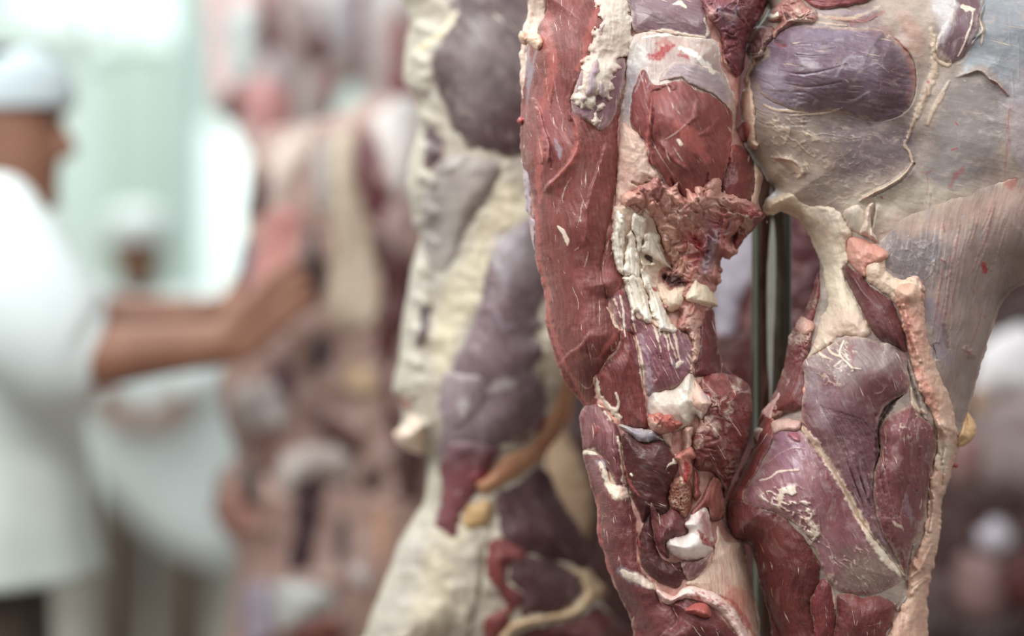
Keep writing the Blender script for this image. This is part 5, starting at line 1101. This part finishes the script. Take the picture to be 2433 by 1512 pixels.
# ---------------------------------------------------------------- farther pieces behind it
HP = Meat('hanging_beef_piece', 'pale pink beef piece with dark tip, hanging high beyond the handled carcass', 'meat', 4.75,
          'p: 482,-70 620,-70 700,-60 720,120 705,240 690,330 640,420 590,380 560,320 545,292 530,285 500,240 488,120', T=.08, R=110, s=8, jit=4)
q = HP
q.body('fat_cover', (226, 200, 196), (208, 170, 168), 'fat', s=8, lump=(.01, 60))
for a, c in (('J: 190,60 350,40 365,200 330,350 240,400 195,250', (204, 208, 206)), ('J: 340,-60 420,-60 450,220 400,300 345,200', (134, 78, 76)), ('J: 190,420 265,440 250,575 190,570', (132, 84, 80)), ('J: 400,230 490,300 500,420 420,400', (206, 206, 210)),
             ('J: 275,420 400,390 520,430 500,640 340,650 290,540', (226, 164, 162)), ('J: 420,60 560,-40 600,180 470,180', (222, 198, 196))):
    q.patch('muscle' if c[1] < 110 else 'fat', a, c, None, 'muscle' if c[1] < 110 else 'fat', bulge=.012, Rp=50, jit=4)
HP2 = Meat('hanging_beef_piece', 'greyish mauve beef piece with red drip ends hanging high beside the knobbly fat edge', 'meat', 4.9,
           'p: 660,-70 1020,-70 1010,200 980,330 900,360 860,300 840,200 800,240 760,350 700,330 690,150', T=.08, R=110, s=8, jit=4)
q = HP2
q.body('fat_cover', (204, 196, 192), (180, 166, 164), 'fat', s=8, lump=(.01, 60), fat='grey')
for a, c in (('J: 480,150 660,150 690,250 640,320 590,280', (152, 104, 106)), ('J: 790,-60 850,-60 850,260 840,340 800,320', (150, 90, 92)), ('J: 960,100 1050,80 1060,380 960,400', (160, 112, 108)), ('J: 620,330 720,330 710,520 640,540', (208, 168, 168)), ('J: 700,-60 790,-60 790,250 700,150', (182, 176, 184)),
             ('J: 940,380 1060,380 1080,470 960,460', (176, 96, 104))):
    q.patch('muscle' if c[1] < 110 else 'fat', a, c, None, 'muscle' if c[1] < 110 else 'fat', bulge=.012, Rp=50, jit=4)
BK = Meat('hanging_beef_carcass', 'strongly blurred beef carcass with white highlights at the lower right, behind the sharp quarter', 'meat', 4.15,
          'p: 2080,560 2300,480 2640,480 2660,1600 2120,1600 2140,1200', T=.12, R=160, s=8, jit=5)
q = BK
q.body('lean', (84, 58, 56), (56, 38, 38), 'muscle', s=8, lump=(.012, 60))
for a, c in (('M: 320,260 400,180 460,130 540,120 640,200 640,420 520,450 400,470 300,440', (246, 240, 242)), ('M: 290,440 420,460 640,440 640,820 480,840 300,800', (163, 145, 143)), ('M: 180,640 330,620 340,800 220,860 180,780', (147, 112, 108)),  # first outline: a bright highlight painted in as near-white colour
             ('M: 320,1050 390,985 470,1040 470,1120 390,1160 330,1120', (206, 196, 204)), ('M: 240,1140 410,1190 440,1380 350,1440 240,1380', (150, 117, 115)), ('M: 450,1170 640,1130 640,1420 450,1360', (100, 38, 40)),
             ('M: 110,1380 300,1440 527,1420 527,1600 110,1600', (57, 35, 33)), ('M: 380,190 470,40 640,0 640,150 460,125', (73, 52, 52)), ('M: 290,840 500,850 540,960 400,970 300,960', (83, 59, 52)), ('M: 300,380 380,480 300,560', (180, 147, 121))):
    q.patch('muscle' if c[1] < 110 else 'fat', a, c, None, 'muscle' if c[1] < 110 else 'fat', bulge=.020, Rp=60, jit=5, lump=(.008, 50))
# ---------------------------------------------------------------- people
def ring_tube(bm, pts, rad, seg=14, flat=None):
    """tapered limb through points, closed at both ends"""
    P3 = [Vector(p) for p in pts]; rings = []
    n = len(P3); up = Vector((0.13, 1, .21)).normalized()
    for i, p in enumerate(P3):
        t = (P3[min(i + 1, n - 1)] - P3[max(i - 1, 0)]).normalized()
        a = t.cross(up).normalized(); b = t.cross(a).normalized()
        r = rad[i]; ra, rb = (r, r) if not isinstance(r, tuple) else r
        rings.append([bm.verts.new(p + a * ra * math.cos(2 * math.pi * k / seg) + b * rb * math.sin(2 * math.pi * k / seg)) for k in range(seg)])
    for a, b in zip(rings, rings[1:]):
        for k in range(seg): bm.faces.new((a[k], a[(k + 1) % seg], b[(k + 1) % seg], b[k]))
    bm.faces.new(rings[0][::-1]); bm.faces.new(rings[-1])


def dense(pts, rad, n=5):
    p = np.array(pts, float); l = spline(p, False, n)
    r = np.array([(v if isinstance(v, tuple) else (v, v)) for v in rad], float)
    tt = np.linspace(0, len(p) - 1, len(l)); k = np.arange(len(p))
    return [tuple(v) for v in l], [(float(np.interp(t, k, r[:, 0])), float(np.interp(t, k, r[:, 1]))) for t in tt]


def ball(bm, c, r):
    g = bmesh.ops.create_uvsphere(bm, u_segments=16, v_segments=10, radius=1)
    for v in g['verts']: v.co = Vector((c[0] + v.co.x * r[0], c[1] + v.co.y * r[1], c[2] + v.co.z * r[2]))


def finish(name, bm, mat, parent, voxel=None, sub=0, smooth=2):
    bmesh.ops.recalc_face_normals(bm, faces=list(bm.faces))
    me = bpy.data.meshes.new(name); bm.to_mesh(me); bm.free()
    me.materials.append(mat)
    o = bpy.data.objects.new(name, me); C.objects.link(o); o.parent = parent
    if voxel:
        m = o.modifiers.new('join', 'REMESH'); m.mode = 'VOXEL'; m.voxel_size = voxel; m.use_smooth_shade = True
        if smooth:
            m = o.modifiers.new('soft', 'SMOOTH'); m.iterations = smooth; m.factor = .5
    if sub:
        m = o.modifiers.new('sub', 'SUBSURF'); m.levels = sub; m.render_levels = sub
    for f in me.polygons: f.use_smooth = True
    return o


def head(bm, c, f, s=1.0, tilt=0.0):
    """a head turned to direction f (unit xy), c = centre"""
    f = Vector((f[0], f[1], 0)).normalized(); l = Vector((-f.y, f.x, 0)); z = Vector((0, 0, 1))
    f2 = (f * math.cos(tilt) - z * math.sin(tilt)); z2 = (z * math.cos(tilt) + f * math.sin(tilt))

    def pt(a, b, h): return Vector(c) + f2 * a * s + l * b * s + z2 * h * s
    prof = [(-.128, .022, .040, .060), (-.112, .040, .052, .072), (-.09, .028, .060, .078), (-.06, .018, .066, .084), (-.03, .012, .070, .088), (0, .006, .073, .092), (.03, 0, .075, .096), (.06, -.004, .074, .094), (.09, -.010, .064, .080), (.112, -.014, .040, .050), (.12, -.016, .012, .016)]
    rings = []
    for (h, cx, rw, rl) in prof:
        rings.append([bm.verts.new(pt(cx + rl * math.cos(2 * math.pi * k / 20), rw * math.sin(2 * math.pi * k / 20), h)) for k in range(20)])
    for a, b in zip(rings, rings[1:]):
        for k in range(20): bm.faces.new((a[k], a[(k + 1) % 20], b[(k + 1) % 20], b[k]))
    bm.faces.new(rings[0][::-1]); bm.faces.new(rings[-1])

    def seg(pts, rad): ring_tube(bm, [tuple(pt(*p)) for p in pts], [r * s for r in rad], 10)
    seg([(.088, 0, .028), (.104, 0, .0), (.118, 0, -.022), (.112, 0, -.034)], [.007, .010, .014, .010])      # nose
    seg([(.10, .016, -.030), (.102, -.016, -.030)], [.010, .010])
    seg([(.082, .034, .040), (.094, .015, .038), (.094, -.015, .038), (.082, -.034, .040)], [.008, .010, .010, .008])   # brow
    seg([(.090, .022, -.058), (.100, 0, -.056), (.090, -.022, -.058)], [.006, .008, .006]); seg([(.088, .020, -.069), (.098, 0, -.069), (.088, -.020, -.069)], [.006, .009, .006])
    seg([(.084, .012, -.108), (.090, 0, -.110), (.084, -.012, -.108)], [.014, .017, .014])
    for sd in (-1, 1):
        seg([(-.004, sd * .074, .030), (-.014, sd * .084, .014), (-.008, sd * .082, -.010), (.004, sd * .076, -.028)], [.008, .013, .011, .007])
    return pt


def arm(bm, sh, el, wr, palm, out, thumb, k=1.0, curl=.35):
    """shoulder, elbow, wrist, hand direction, palm-normal direction, thumb side"""
    sh, el, wr = Vector(sh), Vector(el), Vector(wr)
    pts = [sh, sh.lerp(el, .35), sh.lerp(el, .75), el, el.lerp(wr, .25), el.lerp(wr, .6), wr]
    p, r = dense([tuple(v) for v in pts], [.056 * k, .053 * k, .046 * k, .044 * k, .046 * k, .037 * k, (.031 * k, .024 * k)], 3)
    ring_tube(bm, p, r, 16)
    d = Vector(palm).normalized(); nrm = Vector(out).normalized(); th = Vector(thumb).normalized()
    a, b = wr - d * .01, wr + d * .085
    for w in (-.028, -.010, .010, .028):
        ring_tube(bm, [tuple(a + th * w * .75), tuple(a.lerp(b, .5) + th * w), tuple(b + th * w)], [.016 * k, .015 * k, .012 * k], 10)
    for i, (w, L) in enumerate(((.031, .070), (.0105, .079), (-.0105, .073), (-.031, .058))):
        q0 = b + th * w; f1 = (d + th * w * 1.4).normalized()
        q1 = q0 + f1 * L * .45; f2 = (f1 + nrm * (curl + .05 * i)).normalized(); q2 = q1 + f2 * L * .32; f3 = (f2 + nrm * curl).normalized(); q3 = q2 + f3 * L * .26
        ring_tube(bm, [tuple(q0 - d * .01), tuple(q1), tuple(q2), tuple(q3)], [.0098 * k, .0092 * k, .0082 * k, .0066 * k], 9)
    t0 = wr + d * .022 + th * .026; t1 = t0 + (d * .55 + th * .75 + nrm * .2).normalized() * .042; t2 = t1 + (d * .9 + th * .3 + nrm * .35).normalized() * .030
    ring_tube(bm, [tuple(wr + d * .01 + th * .012), tuple(t0), tuple(t1), tuple(t2)], [.015 * k, .0135 * k, .0105 * k, .0078 * k], 9)


def loft(name, secs, mat, parent, seg=40, fold=0.0, thick=.006, seed=1):
    """cloth shell: secs = (cx, cy, z, rx, ry) from top to bottom, open ends, own thickness"""
    rows = []
    sp = spline(np.array([s_[:5] for s_ in secs], float), False, 5)
    for i, (cx, cy, z, rx, ry) in enumerate(sp):
        t = i / (len(sp) - 1)
        row = []
        for k in range(seg):
            a = 2 * math.pi * k / seg
            fo = 1 + fold * (.3 + t) * (.6 * math.sin(5 * a + seed + 1.5 * t) + .4 * math.sin(9 * a + 2 * seed))
            row.append((cx + rx * fo * math.cos(a), cy + ry * fo * math.sin(a), z + (secs[-1][5] * math.cos(a) * t ** 3 if len(secs[-1]) > 5 else 0)))
        rows.append(row)
    V = np.array(rows).reshape(-1, 3); n = len(rows)
    Fq = [(i * seg + k, i * seg + (k + 1) % seg, (i + 1) * seg + (k + 1) % seg, (i + 1) * seg + k) for i in range(n - 1) for k in range(seg)]
    o = raw_mesh(name, V, np.array(Fq), mat, parent)
    m = o.modifiers.new('thick', 'SOLIDIFY'); m.thickness = thick; m.offset = 0
    return o


def sleeve(name, pts, rad, mat, parent):
    bm = bmesh.new(); p, r = dense(pts, rad, 4)
    ring_tube(bm, p, r, 20)
    return finish(name, bm, mat, parent)


SKIN = plain('skin_brown', (148, 104, 84), (130, 88, 70), 0.5, scale=14)
SKIN2 = plain('skin_dark', (122, 84, 62), (104, 70, 52), 0.5, scale=14)
COAT = plain('white_cotton', (230, 236, 235), (218, 226, 225), 0.85, scale=9, bump=.002)
APRON = plain('off_white_apron', (216, 222, 214), (200, 208, 200), 0.7, scale=6)
TROUS = plain('brown_trousers', (98, 84, 74), (84, 72, 64), 0.85, scale=10)
HAIR = plain('black_hair', (38, 32, 28), (28, 24, 22), 0.6, scale=80)
BOOT = plain('white_rubber', (226, 232, 230), None, 0.4)


def pm(px, py, Y): return at(px, py, Y)


# --- the man gripping the carcass -------------------------------------
Y1 = 4.02
hx, hy, hz = pm(14, 316, Y1)
man = empty('person', (hx - .06, Y1, 0), 'man in white cap and coat gripping a hanging carcass with bare forearms', 'person')
loc = Vector(man.location)


def rel(p): return tuple(Vector(p) - loc)


bm = bmesh.new()
hp = head(bm, rel((hx - .012, hy, hz + .01)), (1, -.10), 1.06, .12)
tx = hx - .06
nk = rel((tx + .02, Y1, 1.42)); ring_tube(bm, [rel((tx + .005, Y1, 1.40)), rel((tx + .03, Y1, 1.50)), rel((hx - .02, Y1, 1.56))], [.075, .062, .060])
ring_tube(bm, [rel((tx, Y1, z)) for z in (1.44, 1.38, 1.25, 1.12, 1.0, .90)], [(.06, .16), (.11, .20), (.125, .18), (.115, .155), (.12, .165), (.12, .17)], 20)
RS, RE, RW = pm(-45, 585, Y1 - .20), pm(165, 855, Y1 - .27), pm(550, 815, Y1 - .29)
LS, LE, LW = pm(-30, 580, Y1 + .20), pm(200, 770, Y1 + .24), pm(530, 752, Y1 + .19)
arm(bm, rel(RS), rel(RE), rel(RW), (.72, .04, .66), (.35, .85, -.2), (-.6, -.1, .7), 1.08, .28)
arm(bm, rel(LS), rel(LE), rel(LW), (.85, -.1, .25), (.3, -.75, -.1), (-.3, .1, .8), 1.05, .3)
for sy in (-.10, .10):
    ring_tube(bm, *dense([rel((tx, Y1 + sy, .95)), rel((tx + .02, Y1 + sy, .70)), rel((tx + .03, Y1 + sy, .50)), rel((tx, Y1 + sy, .28)), rel((tx - .02, Y1 + sy, .08))], [.085, .078, .058, .052, .04], 4), 14)
    ring_tube(bm, [rel((tx - .06, Y1 + sy, .05)), rel((tx + .05, Y1 + sy, .05)), rel((tx + .16, Y1 + sy, .035))], [(.04, .04), (.045, .045), (.04, .03)], 12)
finish('body', bm, SKIN, man, .0065)
for sd in (-1, 1):
    bm = bmesh.new(); ball(bm, hp(.083, sd * .032, .020), (.010, .011, .011))
    finish('eye', bm, plain('eye_dark', (46, 36, 30), (60, 48, 40), .2), man)
bm = bmesh.new()
for (a, b, h, r) in ((-.02, 0, .05, (.102, .084, .085)), (-.05, 0, .0, (.078, .080, .085))):
    c = hp(a, b, h); ball(bm, c, r)
finish('hair', bm, HAIR, man, .008)
cap_c = hp(-.012, 0, .098)
rows = []
bm = bmesh.new()
rings = []
for (h, r) in ((-.034, 1.0), (-.026, 1.04), (-.004, 1.03), (.022, .93), (.040, .74), (.050, .46), (.053, .18)):
    rings.append([bm.verts.new(Vector(hp(-.012 + .104 * r * math.cos(2 * math.pi * k / 28) + (.02 - h * .1), .085 * r * math.sin(2 * math.pi * k / 28), (.078 + h) - .35 * .1 * (1 - math.cos(2 * math.pi * k / 28)) * .5))) for k in range(28)])
for a, b in zip(rings, rings[1:]):
    for k in range(28): bm.faces.new((a[k], a[(k + 1) % 28], b[(k + 1) % 28], b[k]))
bm.faces.new(rings[-1])
cap = finish('cap', bm, plain('shaded_white_cap', (206, 216, 219), (192, 203, 207), .85, scale=9), man, None, 1)  # white cap; its shade is put into the greyer colour
loft('coat', [rel((tx - .01, Y1, 1.478)) + (.066, .075), rel((tx - .015, Y1, 1.432)) + (.105, .155), rel((tx - .005, Y1, 1.38)) + (.145, .225), rel((tx + .01, Y1, 1.28)) + (.185, .235), rel((tx + .02, Y1, 1.12)) + (.165, .21), rel((tx + .01, Y1, 1.06)) + (.168, .212), rel((tx, Y1, 1.01)) + (.17, .215)], COAT, man, 44, .03)
loft('apron', [rel((tx + .02, Y1, 1.16)) + (.16, .205), rel((tx + .025, Y1, 1.02)) + (.175, .225), rel((tx + .025, Y1, .95)) + (.182, .24), rel((tx + .03, Y1, .865)) + (.19, .25, .01)], APRON, man, 44, .03, .006, 3)
mv = Vector(RE)
SL = [rel(pm(-55, 545, Y1 - .17)), rel(pm(0, 640, Y1 - .24)), rel(pm(75, 750, Y1 - .27)), rel(pm(150, 830, Y1 - .26)), rel(pm(232, 850, Y1 - .25))]
loft_r = sleeve('sleeve', SL, [(.11, .10), (.115, .10), (.112, .098), (.102, .088), (.078, .066)], COAT, man)
sleeve('sleeve', [rel(pm(-30, 560, Y1 + .17)), rel(pm(60, 660, Y1 + .24)), rel(pm(140, 740, Y1 + .26)), rel(pm(262, 768, Y1 + .24))], [.10, .095, .085, .062], COAT, man)
for sy in (-.10, .10):
    sleeve('trouser_leg', [rel((tx, Y1 + sy, .96)), rel((tx + .02, Y1 + sy, .72)), rel((tx + .03, Y1 + sy, .5)), rel((tx, Y1 + sy, .28)), rel((tx - .01, Y1 + sy, .14))], [.105, .098, .082, .078, .08], TROUS, man)
    b_ = bmesh.new(); ring_tube(b_, *dense([rel((tx - .005, Y1 + sy, .30)), rel((tx - .015, Y1 + sy, .12)), rel((tx + .0, Y1 + sy, .055)), rel((tx + .10, Y1 + sy, .045)), rel((tx + .19, Y1 + sy, .036))], [.083, .075, .062, .055, .034], 4), 16)
    finish('boot', b_, BOOT, man)

# --- the person bending farther back ------------------------------------
Y2 = 7.6
gx_, gy_, gz_ = pm(332, 600, Y2)
per = empty('person', (gx_, Y2, 0), 'stooping person in long white coat and cap, far back under the outstretched arms', 'person')
loc = Vector(per.location)
bm = bmesh.new()
hp2 = head(bm, rel((gx_, Y2 - .05, gz_)), (.35, -1), 1.0, .10)
ring_tube(bm, [rel((gx_, Y2 + .02, 1.30)), rel((gx_, Y2 + .02, 1.38)), rel((gx_, Y2 - .01, gz_ - .08))], [.075, .062, .060])
ring_tube(bm, [rel((gx_ + k_, Y2 + .05, z)) for k_, z in ((0, 1.36), (0, 1.28), (.02, 1.1), (.06, .95), (.08, .82))], [(.17, .08), (.21, .11), (.18, .12), (.16, .12), (.17, .13)], 20)
A1, A2, A3 = pm(240, 720, Y2), pm(200, 860, Y2 - .06), pm(255, 960, Y2 - .22)
B1, B2, B3 = pm(430, 720, Y2), pm(480, 860, Y2 - .05), pm(430, 960, Y2 - .22)
arm(bm, rel(A1), rel(A2), rel(A3), (.4, -.5, -.3), (.3, .2, -.6), (.6, .1, .3)); arm(bm, rel(B1), rel(B2), rel(B3), (-.4, -.5, -.3), (-.3, .2, -.6), (-.6, .1, .3))
for sx in (-.10, .10):
    ring_tube(bm, *dense([rel((gx_ + .06 + sx, Y2 + .05, .86)), rel((gx_ + .04 + sx, Y2 + .02, .48)), rel((gx_ + .02 + sx, Y2 + .05, .08))], [.085, .058, .04], 6), 14)
    ring_tube(bm, [rel((gx_ + .02 + sx, Y2 + .09, .05)), rel((gx_ + .02 + sx, Y2 - .02, .05)), rel((gx_ + .02 + sx, Y2 - .14, .035))], [.04, .045, .034], 12)
finish('body', bm, SKIN2, per, .008)
for sd in (-1, 1):
    bm = bmesh.new(); ball(bm, hp2(.083, sd * .032, .020), (.010, .011, .011))
    finish('eye', bm, plain('eye_dark', (46, 36, 30), (60, 48, 40), .2), per)
bm = bmesh.new(); rings = []
for (h, r) in ((-.035, 1.04), (.0, 1.06), (.03, .98), (.052, .7), (.058, .25)):
    rings.append([bm.verts.new(Vector(hp2(-.012 + .104 * r * math.cos(2 * math.pi * k / 28), .088 * r * math.sin(2 * math.pi * k / 28), .085 + h))) for k in range(28)])
for a, b in zip(rings, rings[1:]):
    for k in range(28): bm.faces.new((a[k], a[(k + 1) % 28], b[(k + 1) % 28], b[k]))
bm.faces.new(rings[-1]); finish('cap', bm, COAT, per, None, 1)
cz = [(330, 694, .08, .08), (325, 716, .18, .13), (325, 760, .24, .18), (355, 900, .235, .19), (368, 1010, .235, .19), (382, 1090, .23, .18), (412, 1180, .195, .16), (448, 1260, .145, .13), (486, 1330, .085, .08)]
loft('coat', [tuple(rel((pm(a, b, Y2)[0], Y2 + .02, pm(a, b, Y2)[2]))) + tuple(r) for a, b, *r in cz], COAT, per, 44, .04, .008, 2)
for a_ in ((A1, A2, A3), (B1, B2, B3)):
    sleeve('sleeve', [rel(a_[0]), rel(Vector(a_[0]).lerp(Vector(a_[1]), .5)), rel(a_[1]), rel(Vector(a_[1]).lerp(Vector(a_[2]), .8))], [.09, .085, .078, .055], COAT, per)
for sx in (-.10, .10):
    sleeve('trouser_leg', [rel((gx_ + .06 + sx, Y2 + .05, .88)), rel((gx_ + .04 + sx, Y2 + .02, .5)), rel((gx_ + .02 + sx, Y2 + .05, .06))], [.105, .085, .08], TROUS, per)
